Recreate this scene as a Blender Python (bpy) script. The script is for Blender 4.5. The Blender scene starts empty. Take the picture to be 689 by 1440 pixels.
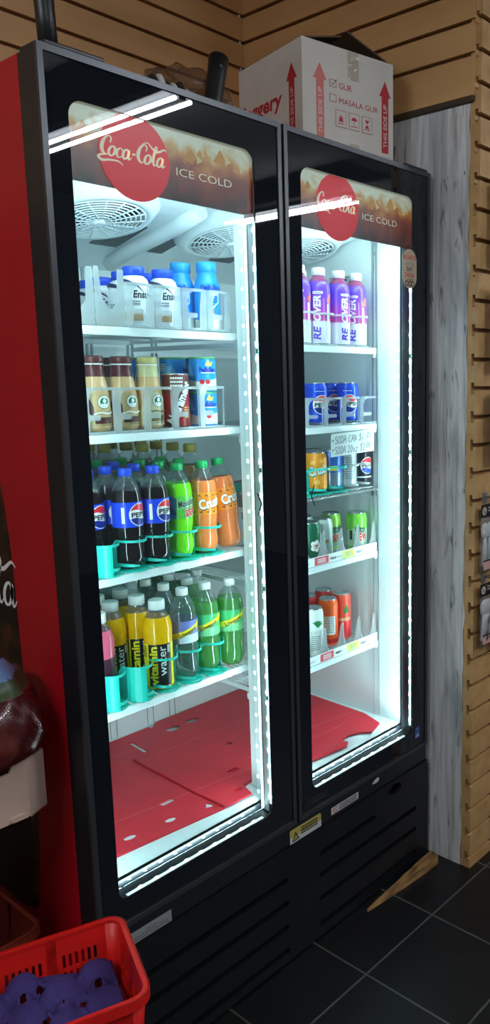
import bpy, bmesh, math, random
from mathutils import Vector, Matrix
random.seed(7)
PI = math.pi
scn = bpy.context.scene
COL = scn.collection

# ------------------------------------------------------------------ camera
YAW, PITCH, ROLL = 0.8945886, -0.1658766, -0.0036922
FPX, PPX, PPY = 1112.9596, 540.794, 719.399
CAMLOC = Vector((-0.79706, -1.42518, 1.58486))
fw = Vector((math.sin(YAW) * math.cos(PITCH), math.cos(YAW) * math.cos(PITCH), math.sin(PITCH)))
rt = fw.cross(Vector((0, 0, 1))).normalized()
up = rt.cross(fw)
c_, s_ = math.cos(ROLL), math.sin(ROLL)
rt, up = c_ * rt + s_ * up, -s_ * rt + c_ * up
cd = bpy.data.cameras.new('camera')
cam = bpy.data.objects.new('camera', cd)
COL.objects.link(cam)
M = Matrix.Identity(4)
for i in range(3):
    M[i][0], M[i][1], M[i][2], M[i][3] = rt[i], up[i], -fw[i], CAMLOC[i]
cam.matrix_world = M
cd.sensor_fit = 'VERTICAL'
cd.sensor_height = 24
cd.lens = FPX / 1440 * 24
cd.shift_x = (344.5 - PPX) / 1440
cd.shift_y = -(720 - PPY) / 1440
cd.clip_start = 0.02
scn.camera = cam

# ------------------------------------------------------------------ world, exposure, big lights
w = bpy.data.worlds.new('world'); scn.world = w
w.use_nodes = True
w.node_tree.nodes['Background'].inputs[0].default_value = (0.75, 0.85, 1.0, 1)
w.node_tree.nodes['Background'].inputs[1].default_value = 0.10
scn.view_settings.view_transform = 'Standard'
scn.view_settings.look = 'None'
scn.view_settings.exposure = 0.0
scn.view_settings.gamma = 1.0
scn.view_settings.use_curve_mapping = False
try:
    scn.cycles.use_denoising = True
    scn.cycles.max_bounces = 14
    scn.cycles.transparent_max_bounces = 24
    scn.cycles.transmission_bounces = 10
    scn.cycles.caustics_reflective = False
    scn.cycles.caustics_refractive = False
except Exception:
    pass
TUBE_STRENGTH = 150.0     # glow of the ceiling tubes
LED_W = 2.7              # watts per metre of LED strip


def area_light(name, loc, direction, sx, sy, watts, color, parent=None, along=None):
    l = bpy.data.lights.new(name, 'AREA'); l.shape = 'RECTANGLE'; l.size = sx; l.size_y = sy
    l.energy = watts; l.color = color
    o = bpy.data.objects.new(name, l); COL.objects.link(o)
    z = -Vector(direction).normalized()
    x = Vector(along).normalized() if along else Vector((1, 0, 0))
    y = z.cross(x).normalized(); x = y.cross(z).normalized()
    m = Matrix.Identity(4)
    for i in range(3):
        m[i][0], m[i][1], m[i][2], m[i][3] = x[i], y[i], z[i], loc[i]
    o.matrix_world = m
    if parent:
        o.parent = parent
    return o


# ------------------------------------------------------------------ materials
MATS = {}


def srgb(r, g, b):
    f = lambda c: (c / 255 / 12.92) if c / 255 <= 0.04045 else ((c / 255 + 0.055) / 1.055) ** 2.4
    return (f(r), f(g), f(b), 1)


def mat(name, col, rough=0.5, metal=0.0, spec=0.5, emit=None, estr=0.0, trans=0.0, ior=1.45, noise=0.0, nscale=20, bump=0.0, coat=0.0, sss=0.0):
    if name in MATS:
        return MATS[name]
    m = bpy.data.materials.new(name); m.use_nodes = True
    nt = m.node_tree; b = nt.nodes['Principled BSDF']
    c = srgb(*col)
    b.inputs['Base Color'].default_value = c
    b.inputs['Roughness'].default_value = rough
    b.inputs['Metallic'].default_value = metal
    b.inputs['Specular IOR Level'].default_value = spec
    b.inputs['IOR'].default_value = ior
    b.inputs['Transmission Weight'].default_value = trans
    b.inputs['Coat Weight'].default_value = coat
    if sss:
        b.inputs['Subsurface Weight'].default_value = sss
        b.inputs['Subsurface Radius'].default_value = (0.02, 0.02, 0.02)
    if emit:
        b.inputs['Emission Color'].default_value = srgb(*emit)
        b.inputs['Emission Strength'].default_value = estr
    if noise or bump:
        tc = nt.nodes.new('ShaderNodeTexCoord'); n = nt.nodes.new('ShaderNodeTexNoise')
        n.inputs['Scale'].default_value = nscale; n.inputs['Detail'].default_value = 5
        nt.links.new(tc.outputs['Object'], n.inputs['Vector'])
        if noise:
            r = nt.nodes.new('ShaderNodeMapRange')
            r.inputs['To Min'].default_value = 1 - noise; r.inputs['To Max'].default_value = 1 + noise
            r.inputs['From Min'].default_value = 0.3; r.inputs['From Max'].default_value = 0.7
            mx = nt.nodes.new('ShaderNodeMix'); mx.data_type = 'RGBA'; mx.blend_type = 'MULTIPLY'
            mx.inputs['Factor'].default_value = 1
            mx.inputs[6].default_value = c
            nt.links.new(n.outputs[0], r.inputs['Value']); nt.links.new(r.outputs[0], mx.inputs[7])
            nt.links.new(mx.outputs[2], b.inputs['Base Color'])
        if bump:
            bp = nt.nodes.new('ShaderNodeBump'); bp.inputs['Strength'].default_value = bump; bp.inputs['Distance'].default_value = 0.004
            nt.links.new(n.outputs[0], bp.inputs['Height']); nt.links.new(bp.outputs[0], b.inputs['Normal'])
    MATS[name] = m
    return m


def clear(name, tint=(255, 255, 255), refl=1.0, rough=0.02, body=0.0, bodycol=(255, 255, 255)):
    """thin clear sheet: tinted see-through with a Schlick mirror coat and, optionally, a milky body"""
    if name in MATS:
        return MATS[name]
    m = bpy.data.materials.new(name); m.use_nodes = True
    nt = m.node_tree; nt.nodes.clear()
    out = nt.nodes.new('ShaderNodeOutputMaterial')
    tr = nt.nodes.new('ShaderNodeBsdfTransparent'); tr.inputs[0].default_value = srgb(*tint)
    gl = nt.nodes.new('ShaderNodeBsdfGlossy'); gl.inputs['Roughness'].default_value = rough
    lw = nt.nodes.new('ShaderNodeLayerWeight'); lw.inputs[0].default_value = 0.5
    pw = nt.nodes.new('ShaderNodeMath'); pw.operation = 'POWER'; pw.inputs[1].default_value = 5
    ma = nt.nodes.new('ShaderNodeMath'); ma.operation = 'MULTIPLY_ADD'; ma.inputs[1].default_value = 0.9 * refl; ma.inputs[2].default_value = 0.045 * refl
    nt.links.new(lw.outputs['Facing'], pw.inputs[0]); nt.links.new(pw.outputs[0], ma.inputs[0])
    base = tr.outputs[0]
    if body:
        df = nt.nodes.new('ShaderNodeBsdfDiffuse'); df.inputs[0].default_value = srgb(*bodycol)
        tl = nt.nodes.new('ShaderNodeBsdfTranslucent'); tl.inputs[0].default_value = srgb(*bodycol)
        m2 = nt.nodes.new('ShaderNodeMixShader'); m2.inputs[0].default_value = 0.45
        nt.links.new(df.outputs[0], m2.inputs[1]); nt.links.new(tl.outputs[0], m2.inputs[2])
        m1 = nt.nodes.new('ShaderNodeMixShader'); m1.inputs[0].default_value = body
        nt.links.new(base, m1.inputs[1]); nt.links.new(m2.outputs[0], m1.inputs[2]); base = m1.outputs[0]
    mx = nt.nodes.new('ShaderNodeMixShader')
    nt.links.new(ma.outputs[0], mx.inputs[0]); nt.links.new(base, mx.inputs[1]); nt.links.new(gl.outputs[0], mx.inputs[2])
    nt.links.new(mx.outputs[0], out.inputs[0])
    MATS[name] = m
    return m


# ------------------------------------------------------------------ geometry helpers
class MB:
    def __init__(s):
        s.bm = bmesh.new(); s.sm = []

    def face(s, vs, mi=0, smooth=False):
        try:
            f = s.bm.faces.new(vs); f.material_index = mi; f.smooth = smooth; return f
        except ValueError:
            return None

    def box(s, x0, x1, y0, y1, z0, z1, mi=0, bev=0.0, mtx=None):
        v = [s.bm.verts.new((x, y, z)) for z in (z0, z1) for y in (y0, y1) for x in (x0, x1)]
        fs = [(0, 2, 3, 1), (4, 5, 7, 6), (0, 1, 5, 4), (2, 6, 7, 3), (0, 4, 6, 2), (1, 3, 7, 5)]
        F = [s.face([v[i] for i in f], mi) for f in fs]
        if mtx is not None:
            for q in v: q.co = mtx @ q.co
        if bev:
            es = list({e for f in F for e in f.edges})
            r = bmesh.ops.bevel(s.bm, geom=es, offset=bev, segments=2, affect='EDGES', profile=0.5)
            for f in r['faces']: f.material_index = mi
        return s

    def lathe(s, prof, seg=24, mi=0, mtx=None, rf=None, mis=None, caps=True, smooth=True):
        """prof: (r,z) list; mis: material index per profile segment; rf(theta,z,r) modulates the radius"""
        rings = []
        for (r, z) in prof:
            ring = []
            for k in range(seg):
                a = 2 * PI * k / seg
                rr = rf(a, z, r) if rf else r
                co = Vector((rr * math.cos(a), rr * math.sin(a), z))
                ring.append(s.bm.verts.new(mtx @ co if mtx is not None else co))
            rings.append(ring)
        for i in range(len(rings) - 1):
            for k in range(seg):
                s.face([rings[i][k], rings[i][(k + 1) % seg], rings[i + 1][(k + 1) % seg], rings[i + 1][k]],
                       mis[i] if mis else mi, smooth)
        if caps:
            s.face(rings[0][::-1], mis[0] if mis else mi); s.face(rings[-1], mis[-1] if mis else mi)
        return s

    def tube(s, pts, r, seg=8, mi=0, caps=True):
        pts = [Vector(p) for p in pts]; rings = []
        rs = r if isinstance(r, (list, tuple)) else [r] * len(pts)
        t0 = (pts[1] - pts[0]).normalized()
        n = t0.orthogonal().normalized()
        for i, p in enumerate(pts):
            t = (pts[min(i + 1, len(pts) - 1)] - pts[max(i - 1, 0)]).normalized()
            n = (n - t * n.dot(t)).normalized(); b = t.cross(n)
            rings.append([s.bm.verts.new(p + rs[i] * (math.cos(2 * PI * k / seg) * n + math.sin(2 * PI * k / seg) * b)) for k in range(seg)])
        for i in range(len(rings) - 1):
            for k in range(seg):
                s.face([rings[i][k], rings[i][(k + 1) % seg], rings[i + 1][(k + 1) % seg], rings[i + 1][k]], mi, True)
        if caps:
            s.face(rings[0][::-1], mi); s.face(rings[-1], mi)
        return s

    def plate(s, outer, holes=(), t=0.003, mi=0, fn=None):
        """flat sheet from a 2D outline with holes, thickness t; fn(u,v,d) -> xyz"""
        fn = fn or (lambda u, v, d: (u, d, v))
        b2 = bmesh.new()
        loops = [outer] + list(holes)
        for L in loops:
            vs = [b2.verts.new((p[0], p[1], 0)) for p in L]
            for i in range(len(vs)): b2.edges.new((vs[i], vs[(i + 1) % len(vs)]))
        bmesh.ops.triangle_fill(b2, use_beauty=True, edges=b2.edges[:])
        b2.verts.index_update()
        A = [s.bm.verts.new(fn(v.co.x, v.co.y, 0)) for v in b2.verts]
        B = [s.bm.verts.new(fn(v.co.x, v.co.y, t)) for v in b2.verts]
        for f in b2.faces:
            s.face([A[v.index] for v in f.verts], mi); s.face([B[v.index] for v in reversed(f.verts)], mi)
        for e in b2.edges:
            if len(e.link_faces) == 1:
                i, j = e.verts[0].index, e.verts[1].index
                s.face([A[i], A[j], B[j], B[i]], mi)
        b2.free()
        return s

    def prism(s, poly, d0, d1, fn, mi=0):
        return s.plate(poly, (), d1 - d0, mi, lambda u, v, d: fn(u, v, d0 + d))

    def build(s, name, mats, parent=None, loc=(0, 0, 0), rot=(0, 0, 0), fix=True):
        if fix: bmesh.ops.recalc_face_normals(s.bm, faces=s.bm.faces[:])
        me = bpy.data.meshes.new(name); s.bm.to_mesh(me); s.bm.free()
        for m in (mats if isinstance(mats, (list, tuple)) else [mats]): me.materials.append(m)
        o = bpy.data.objects.new(name, me); COL.objects.link(o)
        o.location = loc; o.rotation_euler = rot
        if parent: o.parent = parent
        return o


def rrect(x0, x1, z0, z1, r, n=6):
    """rounded rectangle; r may be (bl,br,tr,tl)"""
    rs = r if isinstance(r, (list, tuple)) else (r,) * 4
    out = []
    for (cx, cz, a0, q) in ((x0 + rs[0], z0 + rs[0], PI, rs[0]), (x1 - rs[1], z0 + rs[1], 1.5 * PI, rs[1]), (x1 - rs[2], z1 - rs[2], 0, rs[2]), (x0 + rs[3], z1 - rs[3], .5 * PI, rs[3])):
        if q < 1e-6: out.append((cx, cz)); continue
        for k in range(n + 1):
            a = a0 + .5 * PI * k / n; out.append((cx + q * math.cos(a), cz + q * math.sin(a)))
    return out


def circle(cx, cz, rx, rz=None, n=24):
    rz = rz or rx
    return [(cx + rx * math.cos(2 * PI * k / n), cz + rz * math.sin(2 * PI * k / n)) for k in range(n)]


_txt = {}


def text_geo(s, off=0.0):
    k = (s, off)
    if k not in _txt:
        cu = bpy.data.curves.new('t', 'FONT'); cu.body = s; cu.size = 1; cu.offset = off; cu.resolution_u = 3; cu.fill_mode = 'FRONT'
        ob = bpy.data.objects.new('t', cu)
        me = bpy.data.meshes.new_from_object(ob)
        _txt[k] = ([(v.co.x, v.co.y) for v in me.vertices], [tuple(p.vertices) for p in me.polygons])
        bpy.data.objects.remove(ob); bpy.data.curves.remove(cu); bpy.data.meshes.remove(me)
    return _txt[k]


def catmull(pts, n=6):
    out = []
    P = [pts[0]] + list(pts) + [pts[-1]]
    for i in range(1, len(P) - 2):
        for k in range(n):
            t = k / n
            q = []
            for d in range(len(pts[0])):
                a, b, c, e = P[i - 1][d], P[i][d], P[i + 1][d], P[i + 2][d]
                q.append(.5 * (2 * b + (c - a) * t + (2 * a - 5 * b + 4 * c - e) * t * t + (3 * b - a - 3 * c + e) * t ** 3))
            out.append(tuple(q))
    out.append(tuple(pts[-1]))
    return out


class D2:
    """flat printed artwork in (u,v) with layers; placed flat or wrapped round a cylinder"""
    def __init__(s):
        s.items = []; s.layer = 0

    def poly(s, pts, mi, layer=None):
        s.items.append(([(p[0], p[1]) for p in pts], [tuple(range(len(pts)))], mi, layer if layer is not None else s.layer)); return s

    def disc(s, cx, cy, rx, mi, ry=None, n=28):
        return s.poly(circle(cx, cy, rx, ry, n), mi)

    def rect(s, x0, x1, y0, y1, mi):
        return s.poly([(x0, y0), (x1, y0), (x1, y1), (x0, y1)], mi)

    def up(s):
        s.layer += 1; return s

    def text(s, t, x, y, h, mi, w=None, rot=0.0, off=0.0, align='L', shear=0.0):
        V, F = text_geo(t, off)
        if not V: return s
        x0 = min(v[0] for v in V); x1 = max(v[0] for v in V)
        y0 = min(v[1] for v in V); y1 = max(v[1] for v in V)
        y0 = min(y0, 0) if False else 0.0
        sy = h / 0.72
        sx = (w / (x1 - x0)) if w else sy
        ww = (x1 - x0) * sx
        ax = {'L': 0, 'C': -ww / 2, 'R': -ww}[align]
        ca, sa = math.cos(rot), math.sin(rot)
        out = []
        for (a, b) in V:
            p = (a - x0) * sx + ax; q = (b - y0) * sy; p += shear * q
            out.append((x + p * ca - q * sa, y + p * sa + q * ca))
        s.items.append((out, F, mi, s.layer)); return s

    def stroke(s, pts, mi, wd=None, smooth=6, fn=None):
        """pts: (x,y,width) list"""
        P = catmull([(p[0], p[1], p[2] if len(p) > 2 else wd) for p in pts], smooth) if smooth else [(p[0], p[1], p[2] if len(p) > 2 else wd) for p in pts]
        V = []; F = []
        for i, (x, y, q) in enumerate(P):
            a = P[max(i - 1, 0)]; b = P[min(i + 1, len(P) - 1)]
            dx, dy = b[0] - a[0], b[1] - a[1]; L = math.hypot(dx, dy) or 1
            nx, ny = -dy / L, dx / L
            V += [(x + nx * q / 2, y + ny * q / 2), (x - nx * q / 2, y - ny * q / 2)]
            if i: F.append((2 * i - 2, 2 * i - 1, 2 * i + 1, 2 * i))
        if fn: V = [fn(*v) for v in V]
        s.items.append((V, F, mi, s.layer)); return s

    def lines(s, x, y, w, h, n, mi, th=None):
        """rows of tiny unreadable print: broken dashes"""
        rnd = random.Random(int(abs(x) * 1e5) + n)
        for k in range(n):
            yy = y - k * h; xx = x
            while xx < x + w - .0008:
                q = min(rnd.uniform(.002, .007), x + w - xx); s.rect(xx, xx + q * .8, yy, yy + (th or h * .55), mi); xx += q
        return s

    def add_to(s, mb, fn, step=None, gap=0.0004):
        """fn(u,v,d) maps to xyz, d = outward distance; step: cut every so many u"""
        for (V, F, mi, ly) in s.items:
            b = bmesh.new(); vs = [b.verts.new((v[0], v[1], 0)) for v in V]
            for f in F:
                try: b.faces.new([vs[i] for i in f])
                except ValueError: pass
            if step and b.verts:
                u0 = min(v[0] for v in V); u1 = max(v[0] for v in V)
                k = math.ceil(u0 / step + 1e-6)
                while k * step < u1 - 1e-6:
                    bmesh.ops.bisect_plane(b, geom=b.verts[:] + b.edges[:] + b.faces[:], plane_co=(k * step, 0, 0), plane_no=(1, 0, 0))
                    k += 1
            b.verts.index_update()
            N = [mb.bm.verts.new(fn(v.co.x, v.co.y, gap * (1 + ly))) for v in b.verts]
            for f in b.faces: mb.face([N[v.index] for v in f.verts], mi)
            b.free()
        return mb


def wrap(r, z0=0.0):
    """front of the label looks along -y; u grows to the right seen from outside"""
    return lambda u, v, d: ((r + d) * math.sin(u / r), -(r + d) * math.cos(u / r), z0 + v)


def tag(o, label=None, cat=None, group=None, kind=None):
    if label: o['label'] = label
    if cat: o['category'] = cat
    if group: o['group'] = group
    if kind: o['kind'] = kind
    return o


def thing(name, label, cat, loc=(0, 0, 0), rz=0.0, group=None):
    o = bpy.data.objects.new(name, None); COL.objects.link(o); o.empty_display_size = 0.05
    o.location = loc; o.rotation_euler = (0, 0, rz)
    return tag(o, label, cat, group)


def struct(name, mb, mats):
    return tag(mb.build(name, mats), kind='structure')


class Kind:
    """one thing built once, then copied with its parts"""
    def __init__(s, make):
        s.make = make; s.root = None

    def put(s, loc, rz, label, group=None, rot=None):
        if s.root is None:
            r = s.root = s.make()
        else:
            def cp(o, par):
                c = o.copy(); COL.objects.link(c)
                if par: c.parent = par
                for ch in [q for q in KIDS[o.name]]: KIDS.setdefault(c.name, []).append(cp(ch, c))
                return c
            KIDS = {}
            def scan(o):
                KIDS[o.name] = list(o.children)
                for q in o.children: scan(q)
            scan(s.root)
            r = cp(s.root, None)
        r.location = loc; r.rotation_euler = rot if rot else (0, 0, rz)
        r['label'] = label
        if group: r['group'] = group
        elif 'group' in r: del r['group']
        return r


# ------------------------------------------------------------------ shared materials
WHITE = mat('white_plastic', (238, 242, 242), 0.35)
LINER = mat('liner_white', (232, 240, 240), 0.4)
WIRE = mat('white_coated_wire', (225, 232, 232), 0.4)
BLACK = mat('black_frame', (27, 29, 34), 0.32)
BLACKG = mat('black_glass_border', (20, 24, 31), 0.012, spec=0.5)
GRILLE = mat('black_grille_plastic', (17, 19, 23), 0.42, noise=0.15, nscale=60)
DARK = mat('dark_recess', (10, 10, 12), 0.8)
METAL = mat('dull_metal_trim', (92, 92, 92), 0.38, metal=0.7)
GALV = mat('galvanised_steel', (150, 152, 152), 0.4, metal=0.6)
REDSIDE = mat('red_side_paint', (176, 14, 30), 0.35, noise=0.06, nscale=8)
INKW = mat('white_ink', (240, 240, 236), 0.5)
INKK = mat('black_ink', (20, 20, 24), 0.5)
INKR = mat('red_ink', (205, 24, 34), 0.5)
GREY = mat('grey_ink', (130, 134, 138), 0.5)
TEAL = mat('teal_plastic', (34, 196, 178), 0.35, sss=0.2)
PALE = clear('frosted_plastic', (235, 240, 242), 0.8, 0.2, body=0.40, bodycol=(236, 240, 240))
CLEARP = clear('clear_divider', (240, 245, 245), 2.2, 0.06, body=0.30)
GLASS = clear('door_glass', (243, 250, 250), 1.0, 0.0)
LEDM = mat('led_glow', (255, 255, 255), 0.5, emit=(225, 246, 255), estr=30.0)
PCB = mat('led_tape_glow', (205, 232, 226), 0.4, emit=(215, 245, 255), estr=1.3)  # glow between the diodes is put into the tape's colour and emission
SILVER = mat('can_lid_silver', (196, 200, 204), 0.25, metal=0.9)
COOL = (0.80, 0.955, 1.0)

# ------------------------------------------------------------------ room shell
def grad_floor():
    m = bpy.data.materials.new('black_floor_tile'); m.use_nodes = True
    nt = m.node_tree; b = nt.nodes['Principled BSDF']
    tc = nt.nodes.new('ShaderNodeTexCoord'); mp = nt.nodes.new('ShaderNodeMapping')
    mp.inputs['Location'].default_value = (-0.036, 0.193, 0)
    nt.links.new(tc.outputs['Object'], mp.inputs['Vector'])
    br = nt.nodes.new('ShaderNodeTexBrick'); br.offset = 0; br.squash = 1
    br.inputs['Scale'].default_value = 1
    br.inputs['Brick Width'].default_value = 0.308; br.inputs['Row Height'].default_value = 0.308
    br.inputs['Mortar Size'].default_value = 0.003; br.inputs['Mortar Smooth'].default_value = 0.2
    br.inputs['Color1'].default_value = srgb(9, 10, 12); br.inputs['Color2'].default_value = srgb(11, 12, 14); br.inputs['Mortar'].default_value = srgb(76, 76, 76)
    nt.links.new(mp.outputs[0], br.inputs['Vector'])
    n = nt.nodes.new('ShaderNodeTexNoise'); n.inputs['Scale'].default_value = 9; n.inputs['Detail'].default_value = 6
    nt.links.new(tc.outputs['Object'], n.inputs['Vector'])
    mx = nt.nodes.new('ShaderNodeMix'); mx.data_type = 'RGBA'; mx.blend_type = 'OVERLAY'; mx.inputs['Factor'].default_value = 0.35
    nt.links.new(br.outputs['Color'], mx.inputs[6]); nt.links.new(n.outputs['Color'], mx.inputs[7])
    nt.links.new(mx.outputs[2], b.inputs['Base Color'])
    r = nt.nodes.new('ShaderNodeMapRange'); r.inputs['To Min'].default_value = 0.28; r.inputs['To Max'].default_value = 0.55
    nt.links.new(n.outputs[0], r.inputs['Value']); nt.links.new(r.outputs[0], b.inputs['Roughness'])
    bp = nt.nodes.new('ShaderNodeBump'); bp.invert = True; bp.inputs['Strength'].default_value = 0.5; bp.inputs['Distance'].default_value = 0.002
    nt.links.new(br.outputs['Fac'], bp.inputs['Height']); nt.links.new(bp.outputs[0], b.inputs['Normal'])
    return m


def wood_mat(name, c1, c2, scale=(6, 1, 60)):
    m = bpy.data.materials.new(name); m.use_nodes = True
    nt = m.node_tree; b = nt.nodes['Principled BSDF']; b.inputs['Roughness'].default_value = 0.5
    tc = nt.nodes.new('ShaderNodeTexCoord'); mp = nt.nodes.new('ShaderNodeMapping'); mp.inputs['Scale'].default_value = scale
    n = nt.nodes.new('ShaderNodeTexNoise'); n.inputs['Scale'].default_value = 1.0; n.inputs['Detail'].default_value = 6
    cr = nt.nodes.new('ShaderNodeValToRGB')
    cr.color_ramp.elements[0].position = 0.3; cr.color_ramp.elements[0].color = srgb(*c1)
    cr.color_ramp.elements[1].position = 0.7; cr.color_ramp.elements[1].color = srgb(*c2)
    nt.links.new(tc.outputs['Object'], mp.inputs['Vector']); nt.links.new(mp.outputs[0], n.inputs['Vector'])
    nt.links.new(n.outputs[0], cr.inputs[0]); nt.links.new(cr.outputs[0], b.inputs['Base Color'])
    return m


def paint_mat():
    """old off-white paint dragged vertically over boards, grey scuffs and black specks"""
    m = bpy.data.materials.new('scuffed_white_paint'); m.use_nodes = True
    nt = m.node_tree; b = nt.nodes['Principled BSDF']; b.inputs['Roughness'].default_value = 0.55
    tc = nt.nodes.new('ShaderNodeTexCoord')

    def noise(scale, detail, dist=0.0):
        mp = nt.nodes.new('ShaderNodeMapping'); mp.inputs['Scale'].default_value = scale
        n = nt.nodes.new('ShaderNodeTexNoise'); n.inputs['Scale'].default_value = 1; n.inputs['Detail'].default_value = detail; n.inputs['Distortion'].default_value = dist
        nt.links.new(tc.outputs['Object'], mp.inputs[0]); nt.links.new(mp.outputs[0], n.inputs['Vector']); return n.outputs[0]

    def ramp(src, p0, c0, p1, c1):
        r = nt.nodes.new('ShaderNodeValToRGB'); e = r.color_ramp.elements
        e[0].position = p0; e[0].color = c0; e[1].position = p1; e[1].color = c1
        nt.links.new(src, r.inputs[0]); return r.outputs[0]

    def mul(a, bb, f=1.0):
        x = nt.nodes.new('ShaderNodeMix'); x.data_type = 'RGBA'; x.blend_type = 'MULTIPLY'; x.inputs['Factor'].default_value = f
        nt.links.new(a, x.inputs[6]); nt.links.new(bb, x.inputs[7]); return x.outputs[2]
    W1 = (1, 1, 1, 1)
    base = ramp(noise((3, 60, 3.0), 8, 0.6), 0.32, srgb(182, 180, 178), 0.58, srgb(228, 225, 222))
    big = ramp(noise((3, 9, 2.2), 4, 1.0), 0.33, srgb(200, 202, 206), 0.55, W1)
    scuff = ramp(noise((14, 30, 5), 6, 1.5), 0.3, srgb(150, 152, 156), 0.40, W1)
    speck = ramp(noise((70, 70, 60), 2), 0.2, srgb(50, 46, 42), 0.25, W1)
    col = mul(mul(mul(base, big), scuff), speck)
    nt.links.new(col, b.inputs['Base Color'])
    return m


SLAT = wood_mat('tan_slatboard', (198, 150, 96), (214, 166, 110), (2, 2, 14))
ENDW = wood_mat('raw_board_edge', (182, 138, 86), (206, 162, 108), (20, 20, 20))
PAINT = paint_mat()
CEILM = mat('ceiling_white', (190, 188, 182), 0.8)

struct('floor', MB().box(-4.0, 4.2, -4.5, 0.84, -0.05, 0.0), grad_floor())
struct('ceiling', MB().box(-4.0, 4.2, -4.5, 0.9, 3.0, 3.05), CEILM)


def slat_profile(z0, z1, grooves, th, slot=0.013, inner=0.034, d1=0.010, d2=0.020):
    """(depth, z) outline of a slatboard with T slots opening on the face at depth 0"""
    P = [(th, z1), (th, z0), (0, z0)]
    for g in grooves:
        P += [(0, g - slot / 2), (d1, g - slot / 2), (d1, g - inner / 2), (d2, g - inner / 2), (d2, g + inner / 2), (d1, g + inner / 2), (d1, g + slot / 2), (0, g + slot / 2)]
    P.append((0, z1))
    return P


G_UP = [2.476 + 0.0848 * k for k in range(6)]
m = MB(); m.plate(slat_profile(2.05, 3.0, [2.222 + 0.0848 * k for k in range(9)], 0.035, slot=0.012), (), 2.612, 0, lambda u, v, d: (-1.4 + d, 0.807 + u, v))
struct('wall_back', m, SLAT)
struct('wall_rear', MB().box(-4.0, 1.22, 0.842, 0.9, 0.0, 3.0), mat('rear_wall_paint', (150, 120, 84), 0.7))
m = MB(); m.plate(slat_profile(2.368, 3.0, G_UP, 0.030, slot=0.012), (), 0.945, 0, lambda u, v, d: (1.213 + u, -0.138 + d, v))
struct('wall_right', m, SLAT)
struct('trim_1', MB().box(1.206, 1.2195, -0.138, 0.807, 2.352, 2.3675, bev=0.003), mat('dark_trim', (74, 56, 40), 0.5))
# painted side of the partition, its raw front edge and the slatboard that faces the aisle
m = MB()
edge = [(-0.1205 + 0.0025 * math.sin(k * 2.1) - (0.004 if k % 7 == 3 else 0), k * 0.05) for k in range(0, 48)]
m.plate([(0.806, 0), (0.806, 2.3515), (-0.12, 2.3515)] + edge[::-1], (), 0.012, 0, lambda u, v, d: (1.2200 + d, u, v))
struct('wall_partition', m, PAINT)
struct('wall_core', MB().box(1.2325, 1.352, -0.119, 0.84, 0, 3.0), ENDW)
m = MB(); gz = [0.039 + 0.0843 * k for k in range(34)]
m.plate(slat_profile(0.0, 2.99, gz, 0.035), (), 0.132, 0, lambda u, v, d: (1.2215 + d, -0.1565 + u, v))
struct('trim_2', m, ENDW)
struct('trim_3', MB().box(1.358, 1.42, -0.15, -0.11, 0, 3.0, bev=0.002), mat('brown_post', (120, 84, 52), 0.5))
struct('wall_aisle', MB().box(1.42, 4.2, -0.10, -0.06, 0, 3.0), mat('aisle_wall', (120, 105, 88), 0.7))

# ceiling tubes: the first pair mirrors in the door glass, the rest are added light
TUBE = mat('fluorescent_tube', (255, 255, 255), 0.5, emit=(240, 248, 255), estr=TUBE_STRENGTH)


def ceiling_light(x, y0, y1, z, label):
    t = thing('ceiling_light', label, 'ceiling light', (x, (y0 + y1) / 2, z), 0, 'fluorescent ceiling lights')
    L = (y1 - y0) / 2
    b = MB().box(-0.085, 0.085, -L - .02, L + .02, 0.045, 0.075, bev=0.004)
    b.box(-0.02, 0.02, -L, L, 0.02, 0.045)
    b.tube([(0, -L * .8, 0.075), (0, -L * .8, 3.0 - z)], 0.004).tube([(0, L * .8, 0.075), (0, L * .8, 3.0 - z)], 0.004)
    b.build('housing', mat('housing_grey', (120, 122, 124), .6), t)
    for q in (-0.042, 0.042):
        MB().tube([(q, -L, 0.02), (q, L, 0.02)], 0.0095, 12).build('tube', TUBE, t)


ceiling_light(1.585, -2.85, -1.62, 2.79, 'twin tube ceiling light nearest the cooler, mirrored in its left door')
ceiling_light(3.6, -3.6, -2.35, 2.79, 'twin tube ceiling light farther along the aisle, mirrored in the right door')
ceiling_light(-0.6, -3.1, -1.9, 2.79, 'added twin tube fill light, unseen behind the viewer, left of the aisle')  # added fixture, out of view, to raise the shop light
ceiling_light(-2.1, -1.1, 0.1, 2.79, 'added twin tube fill light, unseen, brightening the red cooler side from the left')  # added fixture, out of view, lights the red side and right wall

# ------------------------------------------------------------------ the cooler
W, ZB, ZT = 1.2, 0.396, 2.178
YD = 0.0575                       # door depth
IX0, IX1, IY0, IY1, IZ0, IZ1 = 0.045, 1.15, 0.066, 0.70, 0.468, 2.125
fr = thing('beverage_cooler', 'tall red and black two-door glass-front drinks cooler', 'cooler', (0, 0, 0))
# cabinet: red sides, black front edge, open box
m = MB()
m.box(0.004, IX0 - .004, 0.075, 0.765, 0.06, ZT - .004).box(IX1 + .004, W - .004, 0.075, 0.765, 0.06, ZT - .004)
m.box(IX0 - .004, IX1 + .004, IY1 + .004, 0.765, 0.06, ZT - .004).box(IX0 - .004, IX1 + .004, 0.075, IY1 + .004, IZ1 + .004, ZT - .004)
m.box(IX0 - .004, IX1 + .004, 0.075, IY1 + .004, 0.06, IZ0 - .004)
m.build('cabinet', REDSIDE, fr)
m = MB()      # black face frame the doors close against
m.plate([(0.004, 0.30), (W - .004, 0.30), (W - .004, ZT - .004), (0.004, ZT - .004)],
        [[(IX0, IZ0), (0.572, IZ0), (0.572, IZ1), (IX0, IZ1)], [(0.628, IZ0), (IX1, IZ0), (IX1, IZ1), (0.628, IZ1)]], 0.012, 0, lambda u, v, d: (u, 0.0625 + d, v))
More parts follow.
